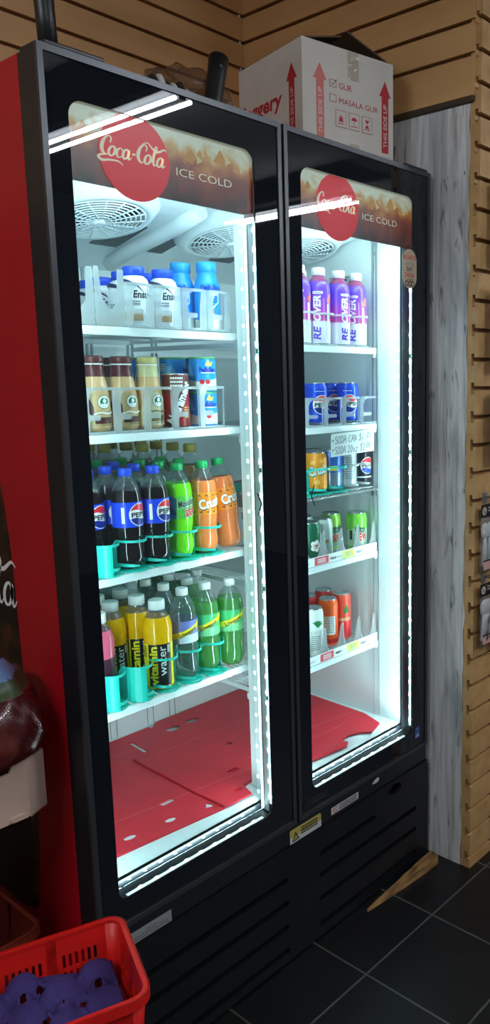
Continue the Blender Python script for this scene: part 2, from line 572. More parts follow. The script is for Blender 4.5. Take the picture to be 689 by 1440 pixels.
m.box(0.0, W, 0.0605, 0.0625, 0.2, 0.392)
m.build('face_frame', BLACK, fr)
m = MB()      # strip below the doors
m.box(0.002, W - .002, 0.004, 0.060, 0.342, 0.392, bev=0.003)
m.build('sill_strip', BLACK, fr)
m = MB()      # white liner
t = 0.0035
m.box(IX0 - t, IX0, IY0, IY1, IZ0, IZ1).box(IX1, IX1 + t, IY0, IY1, IZ0, IZ1).box(IX0, IX1, IY1, IY1 + t, IZ0, IZ1)
m.box(IX0, IX1, IY0, IY1, IZ0 - t, IZ0).box(IX0, IX1, IY0, IY1, IZ1, IZ1 + t)
m.build('liner', LINER, fr)
m = MB(); m.box(0.571, 0.629, 0.066, 0.153, IZ0, IZ1, bev=0.004); m.build('mullion', LINER, fr)
# slotted pilasters
PIL = mat('pilaster_zinc', (150, 156, 160), 0.45, metal=0.35)
def pilaster(fn):
    m = MB(); hs = []
    z = 0.52
    while z < 2.0:
        hs.append([(-0.003, z), (0.003, z), (0.003, z + 0.012), (-0.003, z + 0.012)]); z += 0.025
    m.plate([(-0.011, 0.475), (0.011, 0.475), (0.011, 2.03), (-0.011, 2.03)], hs, 0.003, 0, fn)
    m.build('pilaster', PIL, fr)
for y in (0.172, 0.60):
    pilaster(lambda u, v, d, y=y: (IX1 - 0.0005 - d, y + u, v)); pilaster(lambda u, v, d, y=y: (IX0 + 0.0005 + d, y + u, v))
for x in (0.49, 0.625, 0.71):
    pilaster(lambda u, v, d, x=x: (x + u, IY1 - 0.0005 - d, v))
# small notice on the right-hand liner wall
m = MB(); d2 = D2()
d2.rect(0, .085, 0, .05, 1).up().rect(.002, .083, .002, .048, 0).up()
d2.lines(.010, .036, .066, .011, 3, 1)
d2.add_to(m, lambda u, v, d: (IX1 - .0005 - d, 0.36 - u, 1.855 + v)); m.build('notice_sticker', [mat('notice_grey', (190, 198, 202), .5), INKK], fr)

# evaporator hood with two fan grilles and mesh vents
m = MB()
hood = [(0.20, IZ1 - .001), (0.20, 2.06), (0.235, 2.015), (0.62, 1.925), (IY1 - .002, 1.90), (IY1 - .002, IZ1 - .001)]
m.plate(hood, (), IX1 - IX0 - .02, 0, lambda u, v, d: (IX0 + .01 + d, u, v))
ev = m.build('evaporator_hood', LINER, fr)
tilt = math.atan2(-(2.015 - 1.925), (0.62 - 0.235))
def on_hood(x, y, drop=0.0):
    z = 2.015 + (y - .235) * (1.925 - 2.015) / (.62 - .235)
    return Matrix.Translation((x, y, z - drop)) @ Matrix.Rotation(tilt, 4, 'X') @ Matrix.Rotation(PI, 4, 'X')
FAN = mat('fan_grille_plastic', (226, 236, 238), 0.4)
for fx in (0.315, 0.72, 0.98):
    m = MB(); mt = on_hood(fx, 0.345, -0.004)
    m.lathe([(0.150, 0), (0.150, 0.012), (0.128, 0.034), (0.112, 0.034), (0.112, 0.002)], 40, 0, mt, caps=False)
    m.lathe([(0.1115, 0.003), (0.1115, 0.0045)], 40, 1, mt)
    m.build('fan_shroud', [FAN, DARK], ev)
    m = MB()
    for k in range(9):
        r = 0.018 + k * 0.0115
        m.tube([mt @ Vector((r * math.cos(a * PI / 18), r * math.sin(a * PI / 18), 0.034 + 0.006 * (1 - r / .112))) for a in range(37)], 0.0021, 5, 0, caps=False)
    for k in range(16):
        a = k * PI / 8; 
        m.tube([mt @ Vector((.012 * math.cos(a), .012 * math.sin(a), .040)), mt @ Vector((.113 * math.cos(a + .35), .113 * math.sin(a + .35), .034))], 0.0019, 5)
    m.lathe([(0.016, 0.036), (0.016, 0.043), (0.010, 0.046)], 18, 0, mt)
    m.build('fan_grille', FAN, ev)
VENT = mat('vent_mesh_grey', (96, 106, 112), 0.6)
for vx in (0.455, 0.60, 0.85):
    m = MB(); mt = on_hood(vx, 0.47, 0.0005)
    m.box(-.04, .04, -.075, .075, 0, .002, mtx=mt)
    for k in range(10): m.box(-.04 + k * .0086, -.0385 + k * .0086, -.075, .075, .002, .0035, 1, mtx=mt)
    m.build('vent_mesh', [VENT, GALV], ev)
m = MB(); m.tube([(0.545, 0.24, 2.002), (0.545, 0.34, 1.978), (0.52, 0.50, 1.938), (0.52, 0.62, 1.905)], [.02, .022, .022, .02], 12)
m.build('drain_duct', LINER, ev)

# shelves -----------------------------------------------------------
SY0, SY1 = 0.157, 0.655
L_SH = [1.702, 1.466, 1.141, 0.821]
R_SH = [1.681, 1.449, 1.246, 1.040, 0.738]
LX0, LX1, RX0, RX1 = 0.058, 0.598, 0.602, 1.138
def shelf(x0, x1, z, wire=False):
    m = MB()
    if wire:
        m.tube([(x0, SY0, z - .006), (x1, SY0, z - .006)], .0032, 8).tube([(x0, SY1, z - .006), (x1, SY1, z - .006)], .0032, 8)
        m.tube([(x1, SY0, z - .006), (x1 + .004, SY0 + .004, z - .014), (x1, SY0 + .03, z - .006), (x1, SY1, z - .006)], .003, 8)
    else:
        m.box(x0, x1, SY0, SY0 + .007, z - .020, z - .001, bev=.0025).box(x0, x1, SY1 - .005, SY1, z - .016, z - .002)
        m.box(x0, x0 + .005, SY0 + .007, SY1 - .005, z - .014, z - .003).box(x1 - .005, x1, SY0 + .007, SY1 - .005, z - .014, z - .003)
    n = int((x1 - x0) / .0145)
    for k in range(1, n):
        x = x0 + (x1 - x0) * k / n
        m.box(x - .0016, x + .0016, SY0 + .004, SY1 - .003, z - .0035, z - .0005)
    for k in range(1, 5):
        y = SY0 + (SY1 - SY0) * k / 5
        m.box(x0 + .003, x1 - .003, y - .002, y + .002, z - .0075, z - .0036)
    for x, sg in ((x0, 1), (x1, -1)):
        m.box(x - (.006 if sg < 0 else .010) + (0 if sg > 0 else .004), x + (.010 if sg < 0 else .006) - (0 if sg < 0 else .004), .168, .182, z - .030, z - .012)
    return m.build('shelf', GALV if wire else WIRE, fr)
for z in L_SH: shelf(LX0, LX1, z)
for i, z in enumerate(R_SH): shelf(RX0, RX1, z, i == 2)

# kick grille -------------------------------------------------------
def slot(x0, x1, z, h=.016): return rrect(x0, x1, z - h / 2, z + h / 2, h / 2, 4)
holes = [slot(.105, .557, z) for z in (.250, .181, .110, .040)] + [slot(.682, .928, .262)] + [slot(.678, 1.140, z) for z in (.197, .124, .044)]
holes.append(circle(1.025, .312, .033, .016, 20))
m = MB(); m.plate(rrect(0.004, 1.205, 0.006, 0.337, (0.004, 0.004, 0.018, 0.004)), holes, 0.014, 0, lambda u, v, d: (u, 0.0 + d, v))
m.box(0.006, 1.203, 0.0, 0.05, 0.3375, 0.3405)
m.build('kick_grille', GRILLE, fr)
m = MB(); m.box(0.01, 1.195, 0.03, 0.05, 0.006, 0.334)
for q in ((.105, .557, (.250, .181, .110, .040)), (.682, 1.14, (.197, .124, .044, .262))):
    for z in q[2]:
        for k in range(24):
            x = q[0] + (q[1] - q[0]) * (k + .5) / 24
            m.box(x - .002, x + .002, .018, .031, z - .009, z + .009, 1)
m.build('condenser_screen', [DARK, mat('dusty_fin', (70, 72, 76), 0.9, noise=0.5, nscale=90)], fr)

# side decal: dark bottle silhouette with script lettering ------------
COKE = None
def script(d, x, y, s, mi, shear=0.0, wmul=1.0):
    """flowing script lettering: capital C, o, c, a, dash, capital C, o, l, a"""
    f = lambda u, v: (x + (u + shear * v) * s, y + v * s)
    def st(p, sm=7): d.stroke([(a, b, c * wmul) for a, b, c in p], mi, smooth=sm, fn=f)
    def bigC(ox):
        st([(ox + 1.30, 1.30, .10), (ox + 1.38, 1.75, .16), (ox + 1.10, 1.98, .10), (ox + .62, 1.62, .22), (ox + .34, .95, .34), (ox + .42, .32, .28), (ox + .85, .02, .12), (ox + 1.30, .34, .05)])
    def o(ox, k=.36):
        st([(ox + k * math.cos(2 * PI * i / 12 + 1.2) + .12 * math.sin(2 * PI * i / 12 + 1.2), .5 + .5 * math.sin(2 * PI * i / 12 + 1.2), .12 + .12 * abs(math.cos(2 * PI * i / 12 + 1.0))) for i in range(13)])
    def c(ox):
        st([(ox + .38, .78, .16), (ox + .12, 1.0, .08), (ox - .25, .75, .2), (ox - .33, .3, .22), (ox - .05, .0, .1), (ox + .45, .3, .05)])
    def a(ox):
        o(ox, .33); st([(ox + .40, .98, .2), (ox + .32, .35, .22), (ox + .45, .0, .12), (ox + .75, .3, .05)])
    bigC(0)
    st([(.85, .02, .10), (.30, -.10, .16), (-.05, -.35, .22), (.40, -.62, .20), (1.4, -.45, .16), (2.4, -.42, .12), (3.0, -.75, .06)])
    o(1.55); c(2.48); a(3.25)
    st([(4.02, .62, .16), (4.45, .70, .16)], 2)
    bigC(4.45)
    st([(5.15, 1.95, .05), (5.9, 2.25, .10), (6.6, 1.75, .16), (7.3, 1.55, .20), (8.1, 1.95, .14), (8.45, 1.75, .05)])
    o(6.02); 
    st([(6.45, .25, .06), (6.85, 1.0, .1), (7.18, 1.85, .12), (6.98, 2.05, .1), (6.80, 1.2, .24), (6.76, .35, .24), (6.92, .0, .12), (7.2, .25, .05)])
    a(7.62)
    return 8.45 * s

def sparkle_dark():
    m = bpy.data.materials.new('dark_cola_print'); m.use_nodes = True
    nt = m.node_tree; b = nt.nodes['Principled BSDF']; b.inputs['Roughness'].default_value = 0.4
    tc = nt.nodes.new('ShaderNodeTexCoord')
    v = nt.nodes.new('ShaderNodeTexVoronoi'); v.inputs['Scale'].default_value = 110
    n = nt.nodes.new('ShaderNodeTexNoise'); n.inputs['Scale'].default_value = 7; n.inputs['Detail'].default_value = 5
    nt.links.new(tc.outputs['Object'], v.inputs['Vector']); nt.links.new(tc.outputs['Object'], n.inputs['Vector'])
    r1 = nt.nodes.new('ShaderNodeValToRGB'); r1.color_ramp.elements[0].position = .04; r1.color_ramp.elements[0].color = srgb(150, 130, 112); r1.color_ramp.elements[1].position = .16; r1.color_ramp.elements[1].color = srgb(16, 12, 12)
    r2 = nt.nodes.new('ShaderNodeValToRGB'); r2.color_ramp.elements[0].position = .48; r2.color_ramp.elements[0].color = srgb(14, 10, 11); r2.color_ramp.elements[1].position = .78; r2.color_ramp.elements[1].color = srgb(120, 62, 26)
    mx = nt.nodes.new('ShaderNodeMix'); mx.data_type = 'RGBA'; mx.blend_type = 'LIGHTEN'; mx.inputs['Factor'].default_value = .7
    nt.links.new(v.outputs['Distance'], r1.inputs[0]); nt.links.new(n.outputs[0], r2.inputs[0])
    nt.links.new(r2.outputs[0], mx.inputs[6]); nt.links.new(r1.outputs[0], mx.inputs[7]); nt.links.new(mx.outputs[2], b.inputs['Base Color'])
    return m
cy = 0.47
half = catmull([(.055, 1.98), (.062, 1.86), (.105, 1.70), (.160, 1.52), (.195, 1.36), (.215, 1.22), (.224, 1.0), (.232, .85), (.240, .66), (.236, .55), (.222, .42), (.20, .36), (.12, .34)], 5)
prof = [(cy - r, z) for r, z in half] + [(cy + r, z) for r, z in reversed(half)]
d2 = D2(); d2.poly(prof, 0).up()
script(d2, cy - .205, 1.095, .0515, 1)
# u runs toward -y on the left side, so mirror: from outside (-x) right is -y
m = MB(); d2.add_to(m, lambda u, v, d: (0.004 - d, 2 * cy - u, v)); m.build('side_decal', [sparkle_dark(), INKW], fr)

# doors -------------------------------------------------------------
def cola_print():
    """poster of iced cola: cream top, amber ice line, dark red-brown drink"""
    m = bpy.data.materials.new('iced_cola_print'); m.use_nodes = True
    nt = m.node_tree; b = nt.nodes['Principled BSDF']; b.inputs['Roughness'].default_value = 0.3
    tc = nt.nodes.new('ShaderNodeTexCoord'); sx = nt.nodes.new('ShaderNodeSeparateXYZ')
    nt.links.new(tc.outputs['Object'], sx.inputs[0])
    n = nt.nodes.new('ShaderNodeTexNoise'); n.inputs['Scale'].default_value = 26; n.inputs['Detail'].default_value = 7; n.inputs['Distortion'].default_value = .8
    n2 = nt.nodes.new('ShaderNodeTexVoronoi'); n2.inputs['Scale'].default_value = 24
    nt.links.new(tc.outputs['Object'], n.inputs['Vector']); nt.links.new(tc.outputs['Object'], n2.inputs['Vector'])
    a = nt.nodes.new('ShaderNodeMapRange'); a.inputs['From Min'].default_value = 0; a.inputs['From Max'].default_value = .14
    nt.links.new(sx.outputs['Z'], a.inputs['Value'])
    ma = nt.nodes.new('ShaderNodeMath'); ma.operation = 'MULTIPLY_ADD'; ma.inputs[1].default_value = .55; nt.links.new(n.outputs[0], ma.inputs[0]); nt.links.new(a.outputs[0], ma.inputs[2])
    mb = nt.nodes.new('ShaderNodeMath'); mb.operation = 'MULTIPLY_ADD'; mb.inputs[1].default_value = .22; nt.links.new(n2.outputs['Distance'], mb.inputs[0]); nt.links.new(ma.outputs[0], mb.inputs[2])
    cr = nt.nodes.new('ShaderNodeValToRGB'); e = cr.color_ramp.elements
    e[0].position = .30; e[0].color = srgb(52, 12, 12); e[1].position = 1.0; e[1].color = srgb(214, 208, 186)
    for p, c in ((.50, (112, 34, 26)), (.64, (124, 46, 28)), (.76, (168, 84, 34)), (.88, (206, 150, 84)), (.95, (206, 190, 156))):
        q = e.new(p); q.color = srgb(*c)
    sc_ = nt.nodes.new('ShaderNodeMath'); sc_.operation = 'MULTIPLY'; sc_.inputs[1].default_value = .78
    nt.links.new(mb.outputs[0], sc_.inputs[0]); nt.links.new(sc_.outputs[0], cr.inputs[0])
    nt.links.new(cr.outputs[0], b.inputs['Base Color']); nt.links.new(cr.outputs[0], b.inputs['Emission Color']); b.inputs['Emission Strength'].default_value = .36
    return m
COLA = cola_print()
DISC = mat('red_sign_disc', (226, 26, 44), 0.35, emit=(226, 26, 44), estr=.42)
SIGNW = mat('white_sign_lettering', (236, 222, 196), 0.4, emit=(236, 222, 196), estr=.40)
ICE1 = mat('amber_ice_print', (206, 142, 74), 0.4, emit=(206, 142, 74), estr=.3)
ICE2 = mat('pale_ice_print', (222, 196, 150), 0.4, emit=(222, 196, 150), estr=.3)


def door(x0, x1, wx0, wx1, wz0, wz1, dx):
    """glass door: dark hollow frame > metal trim, black printed border, panes, lit sign, LED tape"""
    HZ = 1.957
    o = [(x0 + .001, ZB), (x1 - .001, ZB), (x1 - .001, ZT), (x0 + .001, ZT)]
    inn = [(wx0 - .007, wz0 - .010), (wx1 + .012, wz0 - .010), (wx1 + .012, wz1 + .006), (wx0 - .007, wz1 + .006)]
    m = MB(); m.plate(o, [inn], YD - .0085, 0, lambda u, v, d: (u, .0085 + d, v))
    dr = m.build('door', BLACK, fr)
    m = MB(); q = .0125          # metal trim round the face
    m.plate(o, [[(x0 + q, ZB + q), (x1 - q, ZB + q), (x1 - q, ZT - q), (x0 + q, ZT - q)]], .0085, 0, lambda u, v, d: (u, d, v))
    m.build('door_trim', mat('trim_gunmetal', (74, 76, 80), .34, metal=.55), dr)
    m = MB()
    m.plate([(x0 + q, ZB + q), (x1 - q, ZB + q), (x1 - q, ZT - q), (x0 + q, ZT - q)], [rrect(wx0, wx1, wz0, wz1, (.024, .024, .030, .030))], .003, 0, lambda u, v, d: (u, .0035 + d, v))
    m.build('glass_border', BLACKG, dr)
    m = MB(); m.box(wx0 - .005, wx1 + .010, .0068, .0082, wz0 - .008, wz1 + .004); m.build('glass_pane', GLASS, dr)
    m = MB(); m.box(wx0 - .005, wx1 + .010, .044, .0455, wz0 - .008, wz1 + .004); m.build('glass_pane', GLASS, dr)
    # lit header sign behind the glass
    m = MB()
    m.box(0, wx1 - wx0 + .004, 0, .004, 0, wz1 - HZ + .002)
    cx, cz, R_ = dx - wx0, 2.022 - HZ, .082
    d2 = D2()
    for (ix, iz, sc) in ((.27, .086, 1.0), (.345, .098, 1.1), (.02, .092, .8), (.40, .088, .7), (.30, .102, .5)):
        if ix * 1 + .05 * sc < wx1 - wx0:
            d2.poly([(ix, iz), (ix + .018 * sc, iz + .026 * sc), (ix + .030 * sc, iz + .010 * sc), (ix + .018 * sc, iz - .006 * sc)], 3)
            d2.poly([(ix + .018 * sc, iz + .026 * sc), (ix + .046 * sc, iz + .006 * sc), (ix + .030 * sc, iz - .002 * sc), (ix + .030 * sc, iz + .010 * sc)], 4)
    d2.up()
    top = wz1 - HZ
    pts = [(cx + R_ * math.cos(a * PI / 40), min(cz + R_ * math.sin(a * PI / 40), top)) for a in range(80)]
    d2.poly(pts, 1); d2.up()
    s_ = .0182
    script(d2, cx - .082, cz - .006, s_, 2, shear=.12, wmul=1.35)
    d2.text('ICE COLD', cx + .098, .051, .0165, 2, w=.150, off=-.004)
    d2.add_to(m, lambda u, v, d: (u, -d, v), gap=.0005)
    m.build('header_sign', [COLA, DISC, SIGNW, ICE1, ICE2], dr, (wx0 - .002, .012, HZ))
    for k in range(9):
        xx = wx0 + .05 + k * (wx1 - wx0 - .08) / 8
        MB().box(xx - .009, xx + .009, .0125, .0145, wz1 - .008, wz1 - .004).build('sign_led', mat('sign_led_glow', (255, 255, 255), .5, emit=(250, 255, 240), estr=6), dr)
    # LED tape on the inner right and bottom edges (left and top run the same, facing inwards)
    xr = wx1 + .0095
    for (a, b_) in ((.500, .760), (.790, 1.045), (1.085, 1.345), (1.385, 1.635), (1.67, 1.93)):
        MB().box(xr, xr + .0012, .018, .026, a - .02, b_ + .02).build('led_tape', PCB, dr)
        n = round((b_ - a) / .041)
        for k in range(n + 1):
            z = a + (b_ - a) * k / n
            MB().box(xr - .0022, xr, .0195, .0245, z - .0042, z + .0042).build('led', LEDM, dr)
    for z in (.775, 1.065, 1.365, 1.652):
        MB().box(xr - .0016, xr, .0185, .0255, z - .0055, z + .0055).build('led_connector', mat('connector_green', (110, 196, 165), .4), dr)
    if x0 < .1:
        MB().box(xr - .0004, xr + .0010, .0285, .0432, wz0 - .006, HZ).box(xr - .0004, xr + .0010, .0462, YD - .001, wz0 - .006, HZ).build('inner_edge_strip', LINER, dr)
    zb = wz0 - .008
    MB().box(wx0 + .03, wx1 - .02, .018, .026, zb, zb + .0012).build('led_tape', PCB, dr)
    for k in range(9):
        xx = wx0 + .065 + k * (wx1 - wx0 - .115) / 8
        MB().box(xx - .0042, xx + .0042, .0195, .0245, zb + .0012, zb + .0034).build('led', LEDM, dr)
    H = HZ - wz0
    zc = (HZ + wz0) / 2
    yl = .048
    area_light('led_light', (wx1 + .006, yl, zc), (-.5, .86, 0), H, .010, LED_W * H, COOL, None, (0, 0, 1))
    area_light('led_light', (wx0 - .003, yl, zc), (.5, .86, 0), H, .010, LED_W * H, COOL, None, (0, 0, 1))
    area_light('led_light', ((wx0 + wx1) / 2, yl, wz0 - .004), (0, .75, .66), wx1 - wx0, .010, LED_W * (wx1 - wx0), COOL, None, (1, 0, 0))
    area_light('led_light', ((wx0 + wx1) / 2, .052, HZ + .01), (0, .8, -.6), wx1 - wx0, .010, LED_W * 1.3 * (wx1 - wx0), COOL, None, (1, 0, 0))
    return dr


dL = door(0.0, 0.5965, 0.0565, 0.5115, 0.463, 2.098, 0.203)
dR = door(0.6035, 1.2, 0.6615, 1.1225, 0.463, 2.098, 0.806)

# small printed marks on the doors
def sticker(name, pts, arts, mats, par=None, y=0.0, t=.0008):
    m = MB(); m.plate(pts, (), t, 0, lambda u, v, d: (u, y - d, v))
    if arts: arts.add_to(m, lambda u, v, d: (u, y - t - d, v), gap=.0002)
    return m.build(name, mats, par or fr)
GOLD = mat('tan_sticker', (196, 176, 150), .4)
a = D2()
for k, (t_, mi, h) in enumerate((('BALANCE', 1, .0125), ('WHAT YOU', 2, .008), ('EAT', 3, .0125), ('DRINK', 1, .0125), ('& DO', 3, .0125))):
    a.text(t_, 1.102, 1.925 - k * .0165, h, mi, w=(.060, .042, .028, .046, .034)[k], off=.01, align='C')
for k in range(3): a.disc(1.088 + k * .014, 1.8575, .0078, 3).up().disc(1.088 + k * .014, 1.8575, .005, 0).up()
sticker('round_ended_sticker', rrect(1.068, 1.136, 1.844, 1.954, .033, 8), a, [GOLD, INKR, GREY, INKK], dR, .0034)
for par, x, sg in ((dL, .500, 1), (dR, .687, -1)):
    a = D2(); a.stroke([(x - .006 * sg, 1.291 + .022, .004), (x + .006 * sg, 1.285, .004), (x - .006 * sg, 1.257, .003)], 0, smooth=0)
    m = MB(); a.add_to(m, lambda u, v, d: (u, .0066 - d, v)); m.build('arrow_mark', INKK, par)
# warning labels and maker's plate
YEL = mat('yellow_label', (190, 172, 92), .45); LAB = mat('white_label', (205, 205, 200), .45)
a = D2(); a.rect(.570, .692, .3435, .362, 1).up()
a.poly([(.576, .348), (.606, .348), (.591, .374)], 2).up().poly([(.582, .3515), (.600, .3515), (.591, .367)], 0).up().rect(.5902, .5918, .353, .362, 2)
a.lines(.612, .373, .066, .008, 3, 2)
sticker('warning_label', rrect(.570, .692, .3435, .3835, .005), a, [YEL, LAB, INKK], None, .0036)
a = D2(); a.disc(.752, .3655, .0095, 1).up().disc(.752, .3655, .0072, 0).up().stroke([(.746, .371, .002), (.758, .360, .002)], 1, smooth=0)
a.lines(.768, .3705, .078, .006, 3, 2)
sticker('no_step_label', [(.735, .355), (.853, .355), (.853, .376), (.735, .376)], a, [LAB, INKR, INKK], None, .0036)
a = D2()
for k, t_ in enumerate(('CAUTION', 'RISK OF ELECTRIC SHOCK', 'DISCONNECT POWER BEFORE', 'SERVICING UNIT')): a.text(t_, .131, .3605 - k * .0066, .0042, 1, w=(.03, .09, .096, .05)[k], align='C')
sticker('caution_label', [(.076, .3435), (.186, .3435), (.186, .3725), (.076, .3725)], a, [mat('silver_label', (150, 152, 154), .4), INKK], None, .0036)
sticker('torn_label', catmull([(.918, .372), (.930, .380), (.944, .384), (.952, .376), (.940, .369), (.918, .372)], 3)[:-1], None, [LAB], None, .0036)
m = MB(); PL = rrect(.632, .722, .4225, .4395, .004)
m.plate(PL, (), .0015, 0, lambda u, v, d: (u, .0033 - d, v)); m.plate(circle(.634, .431, .013), (), .0024, 0, lambda u, v, d: (u, .0033 - d, v))
a = D2(); a.lines(.652, .4275, .062, .008, 1, 1); a.add_to(m, lambda u, v, d: (u, .0018 - d, v)); m.build('maker_plate', [mat('plate_dark', (30, 33, 38), .3), mat('plate_grey', (60, 66, 74), .4)], dR)
a = D2(); a.stroke([(1.139, .463, .002), (1.147, .471, .002), (1.155, .463, .002)], 1); a.text('energy', 1.139, .452, .006, 1, w=.018); a.rect(1.138, 1.157, .441, .449, 1)
sticker('energy_label', [(1.136, .437), (1.159, .437), (1.159, .475), (1.136, .475)], a, [mat('blue_label', (44, 70, 130), .4), mat('pale_blue_ink', (150, 180, 220), .4)], dR, .0034)
# end cap of the top hinge
MB().box(.02, .14, .004, .055, ZT, ZT + .010, bev=.003).build('hinge_cover', BLACK, fr)
MB().box(1.09, 1.195, .006, .055, ZT, ZT + .010, bev=.004).build('hinge_cover', BLACK, fr)

# ------------------------------------------------------------------ drinks: one maker per kind
def lobes(n=5, h=.024, amt=.16):
    def f(a, z, r):
        if z > h or r < .004: return r
        k = (1 - z / h)
        return r * (1 - amt * k * (0.5 + 0.5 * math.cos(n * a)))
    return f


def cap_prof(r, z0, z1):
    return [(r * .86, z0), (r, z0 + .0005), (r, z1 - .002), (r * .93, z1)]


def ridged(n=30, amt=.035):
    return lambda a, z, r: r * (1 + amt * math.cos(n * a))


def make_bottle(name, cat, prof, mats, mis, cap, capmat, label=None, band=None, rf=None, seg=30, capseg=60, ring=None):
    """prof outer profile; cap=(r,z0,z1); band=(r,z0,z1); label=D2 artwork, u round the bottle, v from z0"""
    t = thing(name, '', cat)
    b = MB().lathe(prof, seg, 0, None, rf, mis).build('bottle_body', mats, t)
    m = MB().lathe(cap_prof(*cap), capseg, 0, None, ridged(capseg // 2) if capseg >= 40 else None)
    if ring: m.lathe([(ring[0], ring[1]), (ring[0], ring[2])], 24)
    m.build('cap', capmat, t)
    if band:
        m = MB(); m.lathe([(band[0], band[1]), (band[0], band[2])], 36, 0, None, caps=False)
        lm = [band[3]]
        if label:
            label[0].add_to(m, wrap(band[0], band[1]), step=band[0] * .16)
            lm += label[1]
        m.build('label', lm, t, fix=False)
    return t


def liquid(name, col, rough=.04, sss=0.0, trans=0.0):
    return mat(name, col, rough, spec=.6, coat=.4, sss=sss, trans=trans, ior=1.33)


PETC = clear('clear_pet', (236, 242, 242), 1.6, .05, body=.10, bodycol=(225, 235, 238))
BLUECAP = mat('blue_cap', (40, 84, 226), .35); GREENCAP = mat('green_cap', (26, 168, 92), .35)
WHITECAP = mat('white_cap', (238, 240, 238), .35); YELCAP = mat('olive_yellow_cap', (176, 160, 70), .4)

PET20 = [(r * .968, z) for r, z in [(.010, .004), (.026, .0), (.033, .008), (.0362, .024), (.0352, .042), (.0330, .055), (.0345, .070), (.0366, .085), (.0366, .160), (.0358, .172), (.0320, .187), (.0245, .203), (.0165, .213), (.0139, .217), (.0139, .222)]]


def pet_mis(fill):     # 0 liquid, 1 clear neck
    return [0 if PET20[i + 1][1] <= fill else 1 for i in range(len(PET20) - 1)]


PB_BLUE = mat('cola_label_blue', (30, 70, 222), .3); PB_NAVY = mat('cola_label_navy', (24, 40, 130), .3); PB_RED = mat('cola_label_red', (222, 40, 50), .3)


def globe(d, cx, cy, r, navy=2):
    """round cola badge: red cap, white band with the word, blue bowl. mats: 1 white 2 blue 3 red 4 black"""
    d.disc(cx, cy, r * 1.08, 1).up()
    top = [(cx + r * math.cos(a), cy + r * math.sin(a)) for a in [math.radians(22 + k * (136 / 18)) for k in range(19)]]
    top += [(cx - r * .93 + k * r * 1.86 / 8, cy + r * .37 + r * .10 * math.sin(k / 8 * 2 * PI)) for k in range(1, 8)]
    d.poly(top, 3)
    bot = [(cx + r * math.cos(a), cy + r * math.sin(a)) for a in [math.radians(202 + k * (136 / 18)) for k in range(19)]]
    bot += [(cx + r * .93 - k * r * 1.86 / 8, cy - r * .37 + r * .10 * math.sin(PI + k / 8 * 2 * PI)) for k in range(1, 8)]
    d.poly(bot, navy).up()
    d.text('PEPSI', cx, cy - r * .22, r * .44, 4, w=r * 1.72, off=.03, align='C')


def mk_pepsi():
    d = D2(); globe(d, .018, .029, .0255)
    d.rect(-.026, -.019, .010, .048, 1).rect(-.06, -.055, .008, .05, 1)
    return make_bottle('soda_bottle', 'bottle', PET20, [liquid('cola_liquid', (26, 18, 20)), PETC], pet_mis(.188), (.0148, .2175, .236), BLUECAP,
                       (d, [INKW, PB_NAVY, PB_RED, INKK]), (.0359, .100, .159, PB_BLUE), lobes())


def mk_dew():
    d = D2()
    d.poly([(-.055, .004), (-.014, .0), (-.012, .050), (-.03, .058), (-.055, .05)], 2).up()
    d.poly([(-.05, .012), (-.03, .04), (-.012, .01)], 4).up()
    d.text('Mountain', .016, .030, .020, 1, w=.052, off=.05, align='C', rot=.18, shear=.1).up().text('Mountain', .016, .031, .0185, 4, w=.050, off=.015, align='C', rot=.18, shear=.1).up()
    d.text('DEW', .026, .006, .019, 1, w=.036, off=.06, align='C', rot=.18).up().text('DEW', .026, .007, .0175, 3, w=.034, off=.035, align='C', rot=.18)
    return make_bottle('soda_bottle', 'bottle', PET20, [liquid('lime_soda', (112, 214, 30), sss=.3), PETC], pet_mis(.190), (.0148, .2175, .236), GREENCAP,
                       (d, [INKW, mat('dew_teal', (36, 110, 92), .3), INKR, mat('dew_dark_green', (14, 60, 44), .3)]), (.0359, .100, .156, mat('dew_green_label', (88, 190, 66), .3)), lobes())


def mk_crush():
    d = D2()
    for k in range(7):
        d.poly([(-.06 + k * .018, .05), (-.054 + k * .018, .053), (-.05 + k * .018, .046)], 2).poly([(-.058 + k * .018, .008), (-.050 + k * .018, .004), (-.048 + k * .018, .011)], 2)
    d.up().text('Crush', .013, .017, .027, 2, w=.064, off=.06, align='C', rot=.16).up().text('Crush', .012, .019, .025, 1, w=.061, off=.035, align='C', rot=.16)
    return make_bottle('soda_bottle', 'bottle', PET20, [liquid('orange_soda', (234, 130, 68), sss=.3), PETC], pet_mis(.200), (.0148, .2175, .236), GREENCAP,
                       (d, [INKW, mat('crush_brown', (120, 52, 24), .4)]), (.0359, .100, .158, mat('crush_orange_label', (248, 142, 30), .3)), lobes())


def mk_green_rear():
    return make_bottle('soda_bottle', 'bottle', PET20, [liquid('green_pet_soda', (54, 120, 62)), PETC], pet_mis(.188), (.0148, .2175, .236), GREENCAP, None,
                       (.0359, .100, .156, mat('rear_green_label', (40, 120, 84), .4)), lobes(), seg=18, capseg=24)


def mk_yellow_rear():
    return make_bottle('tea_bottle', 'bottle', [(r * 1.0, z * 1.13) for r, z in PET20], [liquid('amber_tea', (128, 92, 36)), PETC], pet_mis(.188), (.0175, .246, .268), YELCAP, None,
                       (.0359, .100, .156, mat('rear_tea_label', (140, 130, 60), .4)), lobes(), seg=18, capseg=24)


def mk_clear_rear():
    return make_bottle('soda_bottle', 'bottle', PET20, [clear('clear_water_pet', (206, 222, 220), 1.6, .05, body=.25, bodycol=(196, 214, 212)), PETC], pet_mis(.188), (.0148, .2175, .236), WHITECAP, None,
                       (.0359, .100, .156, mat('rear_grey_label', (150, 164, 166), .4)), lobes(), seg=18, capseg=24)


SCHY = mat('sparkling_yellow_band', (242, 226, 40), .3)


